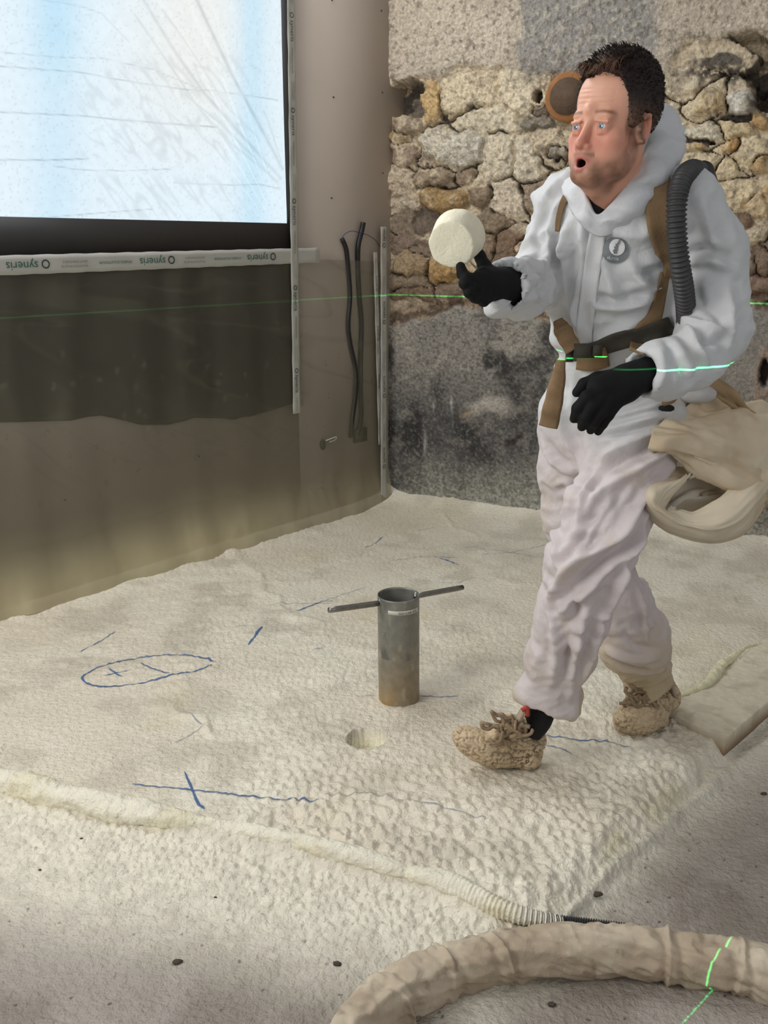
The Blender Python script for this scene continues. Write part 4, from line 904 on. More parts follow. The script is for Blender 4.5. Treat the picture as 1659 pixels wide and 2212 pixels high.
# folds of the cloth: (polyline, width, height)
FOLDS = [
 ([(1445, 925), (1360, 960), (1290, 1005)], .012, .010), ([(1460, 955), (1380, 1010), (1300, 1060), (1268, 1110)], .013, .012), ([(1450, 1010), (1390, 1080), (1330, 1160), (1230, 1230), (1190, 1290)], .014, .016),
 ([(1400, 1110), (1350, 1190), (1280, 1260), (1200, 1330)], .012, .013), ([(1380, 1150), (1340, 1240), (1300, 1330), (1270, 1420), (1240, 1500)], .012, .014), ([(1275, 1010), (1262, 1080), (1240, 1150)], .012, .012),
 ([(1290, 1110), (1255, 1170), (1215, 1210)], .010, -.008), ([(1350, 1060), (1300, 1130), (1270, 1190)], .010, -.008), ([(1205, 1250), (1240, 1290), (1250, 1340)], .012, -.009), ([(1180, 1300), (1200, 1380), (1195, 1450)], .012, .010),
 ([(1230, 1330), (1225, 1420), (1205, 1490)], .010, -.009), ([(1260, 1300), (1250, 1400), (1228, 1520)], .010, .008), ([(1175, 960), (1200, 1000), (1235, 1020)], .012, .010), ([(1175, 1050), (1215, 1055), (1255, 1045)], .009, -.008),
 ([(1180, 1100), (1200, 1160), (1200, 1220)], .011, .008), ([(1215, 860), (1220, 930), (1250, 1000)], .014, .012), ([(1330, 900), (1400, 880), (1450, 870)], .009, .010), ([(1320, 925), (1390, 905), (1450, 890)], .008, .008), ([(1300, 945), (1360, 930), (1440, 912)], .007, -.007),
 ([(1250, 820), (1248, 880), (1262, 950)], .010, -.008),
 ([(1260, 480), (1262, 540), (1250, 620), (1245, 700)], .012, .008), ([(1228, 500), (1215, 570), (1222, 650)], .012, .008), ([(1200, 520), (1205, 600), (1212, 660)], .010, -.007), ([(1240, 650), (1250, 700), (1262, 755)], .012, .010),
 ([(1275, 655), (1320, 665), (1380, 658), (1420, 640)], .010, .009), ([(1290, 640), (1340, 645), (1400, 625)], .009, -.006), ([(1360, 570), (1400, 620), (1440, 610)], .012, .009), ([(1380, 590), (1420, 580), (1440, 560)], .010, -.007), ([(1300, 560), (1320, 620), (1330, 650)], .012, .007),
 ([(1290, 470), (1330, 500), (1380, 510), (1415, 490)], .014, .006), ([(1370, 700), (1320, 722), (1285, 745)], .012, .009), ([(1215, 430), (1195, 490), (1180, 550)], .012, .009), ([(1180, 450), (1160, 510), (1150, 570)], .010, -.008), ([(1205, 470), (1180, 560), (1150, 600)], .009, .008),
 ([(1130, 590), (1160, 600), (1190, 620)], .008, -.007), ([(1115, 650), (1150, 640), (1190, 650)], .009, .008), ([(1100, 590), (1140, 575), (1175, 580)], .009, .008), ([(1140, 660), (1130, 620), (1135, 590)], .008, -.006),
 ([(1490, 545), (1530, 540), (1570, 560)], .010, -.009), ([(1490, 570), (1535, 560), (1585, 590)], .010, .009), ([(1510, 420), (1530, 500), (1560, 560)], .014, .008), ([(1480, 690), (1530, 712), (1575, 720)], .009, .013), ([(1470, 715), (1520, 735), (1560, 740)], .008, -.009),
 ([(1480, 700), (1500, 745), (1530, 785)], .010, .010), ([(1440, 740), (1460, 780), (1480, 820)], .010, -.007), ([(1420, 760), (1430, 800), (1420, 840)], .009, .007), ([(1570, 620), (1580, 680), (1575, 740)], .014, .010), ([(1500, 620), (1520, 660), (1560, 690)], .012, -.008), ([(1385, 790), (1395, 825), (1390, 850)], .007, .006),
 ([(1370, 1260), (1390, 1330), (1400, 1390)], .008, .009), ([(1310, 1400), (1360, 1425), (1420, 1420), (1450, 1405)], .010, .010), ([(1330, 1430), (1380, 1445), (1440, 1432)], .007, -.009), ([(1400, 1280), (1425, 1350), (1440, 1400)], .010, .008), ([(1340, 1340), (1370, 1390), (1420, 1400)], .010, -.007)]
disp = np.zeros(len(CV))
for pl, w_, a_ in FOLDS:
    pts = [hit(*q)[0] for q in pl]; pts = [q for q in pts if q is not None]
    if len(pts) < 2: continue
    c = spline(pts, 26); lo, hi = c.min(0) - 3 * w_, c.max(0) + 3 * w_; mi = np.where(((CV > lo) & (CV < hi)).all(1))[0]
    if not len(mi): continue
    best = np.full(len(mi), 9.0); tt = np.zeros(len(mi))
    for i in range(25):
        a, b = c[i], c[i + 1]; ab = b - a; t = np.clip(((CV[mi] - a) @ ab) / (ab @ ab + 1e-9), 0, 1); d = np.linalg.norm(CV[mi] - a - t[:, None] * ab, axis=1)
        m = d < best; best = np.where(m, d, best); tt = np.where(m, (i + t) / 25, tt)
    fade = np.clip(np.minimum(tt, 1 - tt) * 5, 0, 1)
    disp[mi] += a_ * 1.45 * (np.exp(-(best / (w_ * .8)) ** 2) - .45 * np.exp(-((best - 2 * w_) / w_) ** 2)) * (.35 + .65 * fade)
x, y, z = CV.T
# crumple: creased noise running across the cloth
q1 = x * .8 + z * .55; q2 = -x * .55 + z * .8
r1 = np.abs(2 * fbm(q1 * 7, q2 * 17, y * 7, o=3, s=401) - 1); r2 = np.abs(2 * fbm(x * 15, y * 13, z * 13 + 4, o=2, s=405) - 1)
amp = .5 + .8 * sstep(.4, .62, fbm(x * 4, y * 4, z * 4, o=2, s=409))
r3 = np.abs(2 * fbm(q1 * 24, q2 * 34, y * 24, o=2, s=406) - 1); disp += amp * .008 * (.26 - np.clip(r3, 0, .55))
disp += amp * (.030 * (.26 - np.clip(r1, 0, .55)) + .016 * (.26 - np.clip(r2, 0, .55)))
CV = CV + CN * disp[:, None]; CV = relax(CV, CQ, 1, .35)
x, y, z = CV.T
cc = np.tile(lin((212, 213, 213)), (len(CV), 1))
cc = mix(cc, lin((216, 204, 203)), sstep(.98, .86, z) * .85)
dn_ = fbm(x * 9, y * 9, z * 9, o=4, s=411)
cc = mix(cc, lin((196, 178, 142)), np.clip(sstep(.46, .16, z + .35 * (dn_ - .5)) * sstep(.35, .6, dn_ + .12 * (x > .5)) * .85, 0, 1))
cc = mix(cc, lin((186, 168, 136)), sstep(.30, .18, z) * (x > .52) * .6)
cc = mix(cc, lin((206, 192, 176)), sstep(.62, .78, fbm(x * 14, y * 14, z * 14, o=3, s=415)) * sstep(1.3, .9, z) * .5)
cc = mix(cc, lin((186, 176, 168)), .6 * np.exp(-((z - .95) / .05) ** 2) * sstep(.55, .7, x))
suit = mk('coverall', CV, CQ, M['suit'], man, col=cc)
bvh = BVHTree.FromPolygons([tuple(v) for v in CV], [tuple(int(i) for i in q) for q in CQ])

# ------------------------------------------------------------ hood: a thick collar of cloth lying round the neck
def hood():
    n = 72
    rim = [(1288, 466, 2.040), (1318, 442, 2.03), (1350, 402, 2.025), (1383, 352, 2.045), (1400, 300, 2.09), (1418, 243, 2.15), (1424, 222, 2.20), (1408, 240, 2.26), (1370, 300, 2.27), (1310, 360, 2.23), (1262, 372, 2.16), (1253, 392, 2.08), (1270, 435, 2.045)]
    r2 = [(1289, 476, 2.042), (1328, 458, 2.028), (1370, 420, 2.015), (1408, 362, 2.03), (1432, 310, 2.08), (1442, 258, 2.15), (1440, 228, 2.21), (1420, 246, 2.29), (1375, 306, 2.31), (1305, 368, 2.28), (1246, 374, 2.20), (1236, 402, 2.10), (1262, 452, 2.050)]
    r3 = [(1290, 488, 2.044), (1336, 474, 2.030), (1394, 440, 2.025), (1446, 384, 2.05), (1472, 322, 2.10), (1474, 286, 2.17), (1452, 262, 2.25), (1420, 300, 2.32), (1375, 350, 2.34), (1300, 392, 2.31), (1238, 386, 2.23), (1222, 420, 2.12), (1254, 468, 2.054)]
    r4 = [(1294, 512, 2.050), (1345, 496, 2.052), (1400, 462, 2.06), (1436, 412, 2.09), (1452, 370, 2.13), (1456, 340, 2.19), (1440, 330, 2.26), (1420, 360, 2.30), (1375, 400, 2.30), (1305, 420, 2.28), (1250, 410, 2.22), (1226, 436, 2.14), (1250, 480, 2.07)]
    L = [cspline([P3(*q) for q in r], n) for r in (rim, r2, r3, r4)]
    m = 22; A = np.array([spline([l[i] for l in L], m) for i in range(n)])
    S, T = np.meshgrid(np.arange(n) / n, np.linspace(0, 1, m), indexing='ij')
    cen = A.mean((0, 1)); Nn = unit(np.array([.2, -.5, .6])); d = A - cen; d /= np.linalg.norm(d, axis=2, keepdims=True)
    w_ = (fbm(S * 2 * 10, T * 3, o=3, s=431) - .5); rg = np.abs(2 * fbm(np.cos(S * 6.283) * 3 + 5 + T * 1.4, np.sin(S * 6.283) * 3 + 5 - T, o=2, s=433) - 1)
    A = A + d * (.040 * (.15 + .85 * sstep(.0, .18, np.minimum(S, 1 - S))) * (.3 - np.clip(rg, 0, .6)) * np.sin(np.pi * T) ** .5)[..., None]
    k = n * m; B = A - d * (.006 * np.ones_like(T))[..., None]
    f0 = gridf(n, m, cu=True); idx = np.arange(k).reshape(n, m); F = [f0, f0[:, ::-1] + k]
    for e in (idx[:, 0], idx[:, -1][::-1]): e2 = np.roll(e, -1); F.append(np.stack([e, e + k, e2 + k, e2], 1))
    V = np.vstack([A.reshape(-1, 3), B.reshape(-1, 3)]); return V, np.vstack(F)
V, F = hood(); mk('hood', V, F, M['suit'], man, col=np.tile(lin((216, 217, 219)), (len(V), 1)))
# black shirt showing in the neck opening
V, F = lump(P3(1292, 455, 2.068), (.030, .016, .040), 3, .05, 2); mk('shirt', V, F, M['blackcloth'], man)

# ------------------------------------------------------------ ribbons that follow the clothing
def ribbon(name, path, wpx, off, mat, parent, n=40, thick=.003, tree=None, Yfall=None, m=7):
    p = spline([q[:2] for q in path], n); T = np.gradient(p, axis=0); T /= np.linalg.norm(T, axis=1, keepdims=True); S = np.stack([-T[:, 1], T[:, 0]], 1)
    ws = np.interp(np.linspace(0, 1, n), np.linspace(0, 1, len(path)), [q[2] if len(q) > 2 else wpx for q in path])
    A = np.full((n, m, 3), np.nan)
    dist = np.full((n, m), np.nan)
    for i in range(n):
        for j in range(m):
            q = p[i] + S[i] * ws[i] * (j / (m - 1) - .5); h_, _ = hit(q[0], q[1], tree)
            if h_ is not None: dist[i, j] = np.linalg.norm(h_ - CAM)
    med = np.nanmedian(dist, axis=1); 
    if np.isnan(med).any(): med = np.where(np.isnan(med), np.nanmedian(med), med)
    for i in range(n):
        for j in range(m):
            d_ = dist[i, j]; d_ = med[i] if np.isnan(d_) or abs(d_ - med[i]) > .035 else d_
            dist[i, j] = d_
    for _ in range(3):
        D2 = dist.copy(); D2[1:-1] = (dist[:-2] + 2 * dist[1:-1] + dist[2:]) / 4; dist = D2; D2 = dist.copy(); D2[:, 1:-1] = (dist[:, :-2] + 2 * dist[:, 1:-1] + dist[:, 2:]) / 4; dist = D2
    for i in range(n):
        for j in range(m):
            q = p[i] + S[i] * ws[i] * (j / (m - 1) - .5); r = ray(*q); A[i, j] = CAM + r / np.linalg.norm(r) * (dist[i, j] - off)
    V, F = sheet(A, thick); c = V.mean(0)
    nn = np.cross(A[1, 0] - A[0, 0], A[0, 1] - A[0, 0])
    if nn @ (CAM - A[0, 0]) < 0: V, F = sheet(A[:, ::-1], thick)
    return mk(name, V, F, mat, parent)
placket = ribbon('zip_placket', [(1292, 500), (1284, 545), (1276, 600), (1268, 660), (1262, 720), (1262, 750)], 34, .004, M['suit'], man)
a = placket.data.color_attributes.new('Col', 'FLOAT_COLOR', 'POINT'); a.data.foreach_set('color', np.tile(list(lin((224, 224, 224))) + [1], len(placket.data.vertices)).astype(np.float32))
# harness
ribbon('shoulder_strap', [(1424, 376, 48), (1420, 420, 52), (1424, 480, 52), (1436, 530, 46), (1448, 565, 34), (1450, 600, 26)], 50, .010, M['tan'], man, thick=.006)
ribbon('shoulder_strap', [(1246, 385, 15), (1230, 410, 15), (1215, 440, 14), (1206, 475, 12), (1203, 500, 9)], 14, .006, M['tan'], man, thick=.004)
ribbon('side_strap', [(1438, 590, 20), (1428, 640, 22), (1412, 690, 34), (1390, 722, 44), (1376, 758, 34)], 30, .006, M['tan'], man, thick=.004)
ribbon('waist_belt', [(1222, 768, 26), (1270, 762, 30), (1330, 742, 34), (1380, 728, 34), (1420, 715, 35), (1452, 704, 36)], 34, .010, M['belt'], man, thick=.006)
ribbon('belt_loop_strap', [(1246, 776, 46), (1280, 779, 46), (1312, 772, 40)], 46, .018, M['tan'], man, n=14, thick=.008)
bk = mk('belt_buckle', *join([box(P3(1262, 758, 2.095), [.022, 0, 0], [0, .006, 0], [0, 0, .016]), box(P3(1290, 757, 2.09), [.010, 0, 0], [0, .008, 0], [0, 0, .012]), box(P3(1230, 768, 2.11), [.008, 0, 0], [0, .005, 0], [0, 0, .014])]), M['belt'], man, smooth=False)
# logo on the chest
def decal(pts2, off, F, name, mat, parent):
    V = []; N0 = None
    for a_, b_ in pts2:
        h_, n_ = hit(a_, b_); d_ = ray(a_, b_); d_ /= np.linalg.norm(d_); V.append(h_ - d_ * off if h_ is not None else P3(a_, b_, 2.0))
    return mk(name, np.array(V), F, mat, parent, smooth=False)
def disc2(cx, cy, rx, ry, off, name, mat, parent, nr=6, na=32):
    pts = [(cx, cy)] + [(cx + rx * r / nr * math.cos(2 * math.pi * k / na), cy + ry * r / nr * math.sin(2 * math.pi * k / na)) for r in range(1, nr + 1) for k in range(na)]
    F = [[0, 1 + k, 1 + (k + 1) % na] for k in range(na)]
    for r in range(nr - 1):
        for k in range(na): a0 = 1 + r * na + k; a1 = 1 + r * na + (k + 1) % na; F.append([a0, a0 + na, a1 + na, a1])
    return decal(pts, off, F, name, mat, parent)
lg = disc2(1329, 541, 29, 28, .0035, 'chest_logo', M['logo_grey'], man)
disc2(1333, 534, 17, 18, .0050, 'logo_disc', M['logo_white'], lg)
lf = [(1326, 548), (1332, 549), (1334, 541), (1336, 538), (1333, 536), (1337, 533), (1335, 531), (1338, 527), (1341, 518), (1338, 517), (1333, 526), (1329, 527), (1330, 531), (1326, 533), (1328, 537), (1324, 541)]
decal(lf, .0065, [list(range(len(lf)))], 'logo_figure', M['logo_grey'], lg)
V2, F2 = text_mesh('eLrcia', 11); decal([(1311 + x_ * .95, 561 - y_ + (x_ - 15) * .12) for x_, y_, _ in V2], .0055, F2, 'logo_lettering', M['logo_white'], lg)

# ------------------------------------------------------------ gloves
def glove(name, build, lo, hi):
    f = Field(lo, hi, .0027); build(f); V, Q = f.mesh(); V = relax(V, Q, 2, .4); return mk(name, V, Q, M['glove'], man)
def gr(f):
    f.chain(J((1112, 618, 2.07), (1098, 618, 2.04), (1080, 616, 2.02)), [.040, .040, .034], .012)
    f.cone(P3(1075, 612, 2.015), P3(1046, 606, 1.995), .030, .028, .015); f.cone(P3(1068, 624, 2.0), P3(1042, 622, 1.985), .026, .022, .015)
    f.chain(J((1058, 592, 2.01), (1046, 574, 2.02), (1037, 554, 2.03), (1030, 538, 2.03)), [.017, .0135, .0115, .0095], .008)            # thumb behind the core
    f.chain(J((1040, 600, 1.975), (1014, 604, 1.955), (999, 592, 1.945), (995, 576, 1.945)), [.014, .0125, .0115, .0100], .005)          # index
    f.chain(J((1042, 616, 1.97), (1014, 625, 1.945), (1003, 612, 1.93), (1008, 598, 1.935)), [.014, .0125, .0115, .0095], .004)
    f.chain(J((1048, 630, 1.97), (1026, 642, 1.945), (1013, 632, 1.93), (1022, 618, 1.935)), [.0135, .012, .011, .009], .004)
    f.chain(J((1058, 640, 1.975), (1045, 651, 1.955), (1033, 645, 1.94), (1038, 632, 1.945)), [.0125, .011, .010, .0085], .004)
glove('glove', gr, P3(1040, 590, 2.0) - .16, P3(1040, 590, 2.0) + .16)
def gl(f):
    f.chain(J((1402, 806, 1.955), (1375, 815, 1.94), (1352, 826, 1.93)), [.036, .033, .032], .012)
    f.cone(P3(1348, 818, 1.925), P3(1292, 838, 1.905), .028, .024, .018); f.cone(P3(1352, 842, 1.925), P3(1310, 868, 1.91), .028, .024, .018)
    f.chain(J((1298, 838, 1.90), (1268, 858, 1.885), (1248, 882, 1.89), (1240, 905, 1.905)), [.0155, .0135, .0120, .0095], .006)
    f.chain(J((1304, 850, 1.90), (1280, 876, 1.88), (1264, 902, 1.885), (1257, 922, 1.90)), [.0155, .0138, .0120, .0098], .004)
    f.chain(J((1314, 862, 1.90), (1298, 890, 1.885), (1283, 912, 1.89), (1276, 929, 1.905)), [.015, .0135, .0118, .0095], .004)
    f.chain(J((1330, 872, 1.91), (1314, 896, 1.90), (1301, 916, 1.905), (1292, 932, 1.915)), [.014, .0122, .0108, .009], .004)
    f.chain(J((1330, 812, 1.94), (1290, 818, 1.945), (1262, 830, 1.95), (1246, 848, 1.955)), [.016, .0145, .0130, .0105], .006)                # thumb
glove('glove', gl, P3(1320, 860, 1.92) - .17, P3(1320, 860, 1.92) + .17)

# ------------------------------------------------------------ boots crusted with foam
def rotax(a, b):
    x = unit(b - a); z = UP - (UP @ x) * x; z = unit(z); return np.stack([x, np.cross(z, x), z])
def boot(prims, lo, hi, nm, seed):
    f = Field(lo, hi, .0034)
    for p in prims:
        if p[0] == 'e': a, b = P3(*p[1]), P3(*p[2]); f.ell((a + b) / 2, (np.linalg.norm(b - a) / 2, p[3], p[4]), p[5], rotax(a, b))
        else: f.cone(P3(*p[1]), P3(*p[2]), p[3], p[4], p[5])
    V, Q = f.mesh(); V = relax(V, Q, 2, .4); N = normals(V, Q); x, y, z = V.T
    toe = np.exp(-((V - prims_c) ** 2).sum(1) / .0042)
    n_ = fbm(x * 70, y * 70, z * 70, o=3, s=seed) - .5; rg = np.abs(2 * fbm(x * 62, y * 62, z * 90, o=3, s=seed + 3) - 1)
    V = V + N * (n_ * .006 - .012 * sstep(.16, .0, rg) * (1 - toe))[:, None]
    c = mix(np.tile(lin((196, 175, 144)), (len(V), 1)), lin((112, 94, 76)), np.clip(sstep(.09, .01, rg) * (1 - toe), 0, 1) * .8); c = mix(c, lin((212, 190, 156)), toe * .7)
    return mk(nm, V, Q, M['boot'], man, col=c)
prims_c = P3(1035, 1600, 2.20)
b1 = boot([('e', (978, 1582, 2.20), (1094, 1640, 2.20), .050, .041, .02), ('c', (1062, 1628, 2.205), (1142, 1636, 2.225), .034, .030, .02), ('c', (1140, 1628, 2.225), (1146, 1600, 2.225), .038, .038, .02), ('c', (1146, 1600, 2.225), (1150, 1572, 2.22), .036, .032, .02),
            ('e', (1060, 1585, 2.20), (1135, 1600, 2.215), .036, .034, .02), ('c', (1092, 1575, 2.19), (1128, 1588, 2.20), .024, .030, .015), ('c', (1100, 1556, 2.19), (1132, 1562, 2.20), .018, .020, .012)],
          P3(1080, 1600, 2.2) - .19, P3(1080, 1600, 2.2) + .19, 'boot', 501)
b1['label'] = 'foam-crusted boot in front with its toe raised'
def tangle(c0, n_, sx, sz, r_, dy):
    out = []
    for k in range(n_):
        q = c0 + np.array([rng.uniform(-sx, sx), dy * rng.uniform(-1, 1), rng.uniform(-sz, sz)]); pts = [q]
        a_ = rng.uniform(0, 6.28)
        for m_ in range(4): a_ += rng.uniform(-1.3, 1.3); q = q + np.array([math.cos(a_) * .016, rng.uniform(-.006, .006), math.sin(a_) * .013]); pts.append(q)
        out.append(tube(spline(pts, 14), r_ * rng.uniform(.7, 1.3), 7))
    return out
parts = tangle(P3(1096, 1574, 2.160), 26, .022, .022, .0050, .010)
V, F = join(parts); n_ = fbm(V[:, 0] * 90, V[:, 1] * 90, V[:, 2] * 90, s=7); mk('laces', V, F, M['boot'], b1, col=mix(np.tile(lin((176, 154, 124)), (len(V), 1)), lin((116, 98, 78)), n_))
mk('sock', *tube(spline(J((1146, 1578, 2.205), (1160, 1560, 2.20), (1172, 1530, 2.195), (1176, 1500, 2.19)), 12), [.034, .034, .034, .035, .036, .036, .036, .036, .036, .036, .036, .036], 20), M['sock'], man)
V, F = tube(spline(J((1120, 1552, 2.155), (1128, 1538, 2.155), (1136, 1532, 2.16)), 8), .015, 10, flat=.5); tg = mk('boot_tongue', V, F, M['boot'], b1, col=np.tile(lin((168, 150, 132)), (len(V), 1)))
V, F = tube(spline(J((1127, 1534, 2.143), (1138, 1529, 2.143), (1140, 1546, 2.143)), 8), .006, 8); mk('red_trim', V, F, M['red'], b1)
prims_c = P3(1382, 1548, 2.395)
b2 = boot([('e', (1328, 1556, 2.385), (1432, 1544, 2.43), .055, .048, .02), ('c', (1350, 1562, 2.41), (1420, 1556, 2.44), .030, .032, .02), ('c', (1400, 1535, 2.44), (1440, 1505, 2.49), .046, .040, .02), ('c', (1436, 1510, 2.50), (1428, 1468, 2.49), .038, .036, .02),
            ('c', (1380, 1512, 2.42), (1410, 1496, 2.45), .030, .032, .015), ('c', (1365, 1505, 2.42), (1390, 1490, 2.44), .018, .02, .012)],
          P3(1390, 1520, 2.44) - .19, P3(1390, 1520, 2.44) + .19, 'boot', 521)
b2['label'] = 'foam-crusted trailing boot with its heel lifting'
parts = tangle(P3(1376, 1502, 2.395), 16, .030, .014, .0045, .008)
V, F = join(parts); mk('laces', V, F, M['boot'], b2, col=np.tile(lin((146, 126, 102)), (len(V), 1)))
V, F = tube(spline(J((1440, 1450, 2.455), (1448, 1475, 2.455), (1456, 1500, 2.465)), 8), .018, 10, flat=.4); mk('heel_tab', V, F, M['boot'], b2, col=np.tile(lin((176, 156, 140)), (len(V), 1)))

# ------------------------------------------------------------ breathing hose over the shoulder
p = spline(J((1520, 410, 2.16), (1516, 380, 2.12), (1500, 366, 2.07), (1480, 378, 2.02), (1466, 410, 1.99), (1461, 460, 1.98), (1463, 520, 1.985), (1470, 580, 1.995), (1478, 630, 2.02), (1482, 680, 2.06), (1480, 720, 2.10)), 420)
L_ = np.concatenate([[0], np.cumsum(np.linalg.norm(np.diff(p, axis=0), axis=1))]); r_ = .0195 + .0022 * np.cos(L_ / .0098 * 2 * math.pi) * sstep(.10, .13, L_) + .001 * (L_ < .1)
bh = mk('breathing_hose', *tube(p, r_, 26), M['rubber'], man)
bh['label'] = 'grey corrugated rubber hose over the shoulder'
V, F = tube(spline(J((1520, 440, 2.17), (1524, 405, 2.15), (1514, 372, 2.10)), 14), .027, 20); mk('hose_cuff', V, F, M['rubber'], bh)
# loose webbing tail at the hip
def freestrap(name, pts, w, mat, parent, bend=.0):
    c = spline([P3(*q[:3]) for q in pts], 40); ws = np.interp(np.linspace(0, 1, 40), np.linspace(0, 1, len(pts)), [q[3] for q in pts]) * w
    A = np.zeros((40, 7, 3)); side = unit([.9, -.35, 0.05])
    for i in range(40):
        T = unit(c[min(i + 1, 39)] - c[max(i - 1, 0)]); S = unit(side - (side @ T) * T)
        for j in range(7): A[i, j] = c[i] + S * ws[i] * (j / 6 - .5) + TF * (.003 * math.sin(i * .5) + .004 * math.cos((j - 3) * .6))
    V, F = sheet(A, .004); return mk(name, V, F, mat, parent)
freestrap('webbing_tail', [(1205, 690, 2.14, .5), (1216, 715, 2.12, 1.0), (1238, 755, 2.10, .9)], .042, M['tan'], man)
freestrap('webbing_tail', [(1213, 775, 2.09, .45), (1203, 830, 2.085, .85), (1193, 880, 2.08, 1.0), (1184, 922, 2.08, 1.0)], .044, M['tan'], man)
# pouch on the back of the hips
V, F = lump(P3(1500, 850, 2.17), (.055, .03, .024), 3, .12, 6); mk('hip_pouch', V, F, M['suit'], man, col=np.tile(lin((196, 194, 192)), (len(V), 1)))
V, F = tube(spline(J((1432, 872, 2.06), (1450, 866, 2.06), (1462, 850, 2.07), (1484, 830, 2.09), (1490, 812, 2.10)), 16), .012, 8, flat=.5); mk('strap_loop', V, F, M['tan'], man)
V, F = lump(P3(1440, 882, 2.085), (.020, .010, .008), 2, .2, 6); mk('pocket_opening', V, F, M['blackcloth'], man)

# ============================================================ things around him
# foam core held up in his right glove
a = P3(975, 529, 1.950); b = P3(992, 508, 2.012); n_ = unit(b - a); LC = np.linalg.norm(b - a)
prof = [(0, .0), (0, .015), (0, .030), (0, .042), (0.0004, .0455), (.0015, .0468)] + [(LC * q, .0470 + .0085 * q) for q in np.linspace(.06, .97, 20)] + [(LC, .054), (LC + .001, .050), (LC + .001, .02), (LC + .001, 0)]
u_ = unit(np.cross(n_, UP)); w_ = np.cross(n_, u_); ns_ = 80; an = np.arange(ns_) * 2 * math.pi / ns_
V = np.array([a + n_ * t_ + r_ * (u_ * math.cos(q) + w_ * math.sin(q)) for t_, r_ in prof for q in an]); F = gridf(len(prof), ns_, cv=True)
d = V - a; ax_ = (d @ n_)[:, None] * n_; rad = d - ax_; g = np.tile(an, len(prof)); cg, sg = np.cos(g), np.sin(g)
V = V + rad * (.10 * (fbm(cg * 1.6 + 4, sg * 1.6 + 4, d @ n_ * 10, o=3, s=601) - .5) + .05 * (fbm(cg * 9 + 9, sg * 9 + 9, d @ n_ * 12, s=603) - .5))[:, None] + n_ * (.003 * (fbm(d @ u_ * 60 + 9, d @ w_ * 60 + 9, s=5) - .5))[:, None]
fc = mk('foam_core', V, F, M['foam']); tag(fc, 'pale cream cylinder of foam held up in the black glove', 'foam sample')

# coring tube
c0 = G(862, 1503, .008); z0 = floor_z(np.array([c0[0]], np.float32), np.array([c0[1]], np.float32))[0] - .004
TH = P3(857, 1284, c0[1])[2] - z0; R = .0635
tubeo = bpy.data.objects.new('coring_tube', None); C.objects.link(tubeo); tubeo.location = (c0[0], c0[1], z0)
tag(tubeo, 'worn steel coring tube with two side bars standing upright on the foam', 'tool')
tl = unit([-.010, 0.01, 1.0])
def shell(r0, r1, h):
    prof = [(r0, 0.0), (r0, h * .25), (r0, h * .5), (r0, h * .75), (r0, h), ((r0 + r1) / 2, h + .0006), (r1, h), (r1, h * .5), (r1, 0.0)]
    ns_ = 64; V = np.array([[r * math.cos(2 * math.pi * k / ns_), r * math.sin(2 * math.pi * k / ns_), z] for r, z in prof for k in range(ns_)]); return V, gridf(len(prof), ns_, cv=True)[:, ::-1]
prof_n = 60; ns_ = 72; zs = np.linspace(0, TH, prof_n)
V = np.array([[R * math.cos(2 * math.pi * k / ns_), R * math.sin(2 * math.pi * k / ns_), z] for z in zs for k in range(ns_)] + [[(R - .003) * math.cos(2 * math.pi * k / ns_), (R - .003) * math.sin(2 * math.pi * k / ns_), z] for z in zs[::-1] for k in range(ns_)])
V[:, 0] += V[:, 2] * tl[0]; x, y, z = V.T; n1 = fbm(x * 22, y * 22, z * 9, o=4, s=611); n2 = fbm(x * 70, y * 70, z * 30, o=3, s=613)
c = mix(np.tile(lin((128, 127, 119)), (len(V), 1)), lin((146, 130, 104)), sstep(TH * .75, TH * .1, z + .08 * (n1 - .5)) * .9); c = mix(c, lin((168, 138, 88)), sstep(.09, .0, z + .08 * (n1 - .5)) * sstep(.0, -.03, x) * .9)
c = mix(c, lin((64, 72, 74)), sstep(.56, .7, n1) * .7 * (z > TH * .45)); c = mix(c, lin((170, 164, 148)), sstep(.66, .76, n2) * .5)
tb = mk('tube_body', V, gridf(2 * prof_n, ns_, cv=True), M['steel'], tubeo, col=c)
def rod(pa, pb, r, nm):
    p = spline([pa, pb], 8); rr_ = np.full(8, r); rr_[0] = r * .93; rr_[-1] = r * .93
    v, f_ = tube(p, rr_, 20); return mk(nm, v - np.array([c0[0], c0[1], z0]), f_, M['steelbar'], tubeo)
camd = 2.6
rod(P3(820, 1303, c0[1] - .03), P3(711, 1318, c0[1] - .15), .0088, 'side_bar'); rod(P3(900, 1287, c0[1] + .03), P3(999, 1269, c0[1] + .16), .0088, 'side_bar')
for pa in (P3(822, 1302, c0[1] - .028), P3(899, 1287, c0[1] + .028)):
    v, f_ = lump(pa, (.010, .012, .012), 2, .3, 3); mk('weld_bead', v - np.array([c0[0], c0[1], z0]), f_, M['steelbar'], tubeo)
# label strip round the tube
def cylpt(ang, z, off): return np.array([(R + off) * math.sin(ang) + z * tl[0], -(R + off) * math.cos(ang), z])
zl = TH - .036; tilt = .006
A = np.array([[cylpt(a_, zl + h_ * .0065 + tilt * a_ * .0, .0007) for h_ in (-1, 1)] for a_ in np.linspace(-.52, 1.12, 24)]); v, f_ = sheet(A, .0004)
lb = mk('name_strip', v, f_, M['label'], tubeo)
V2, F2 = text_mesh('ISO-CAR-020', .0115); mk('strip_lettering', np.array([cylpt(-.02 + x_ / R * .95, zl - .0042 + y_, .0018) for x_, y_, _ in V2]), F2, M['black_ink'], lb, smooth=False)

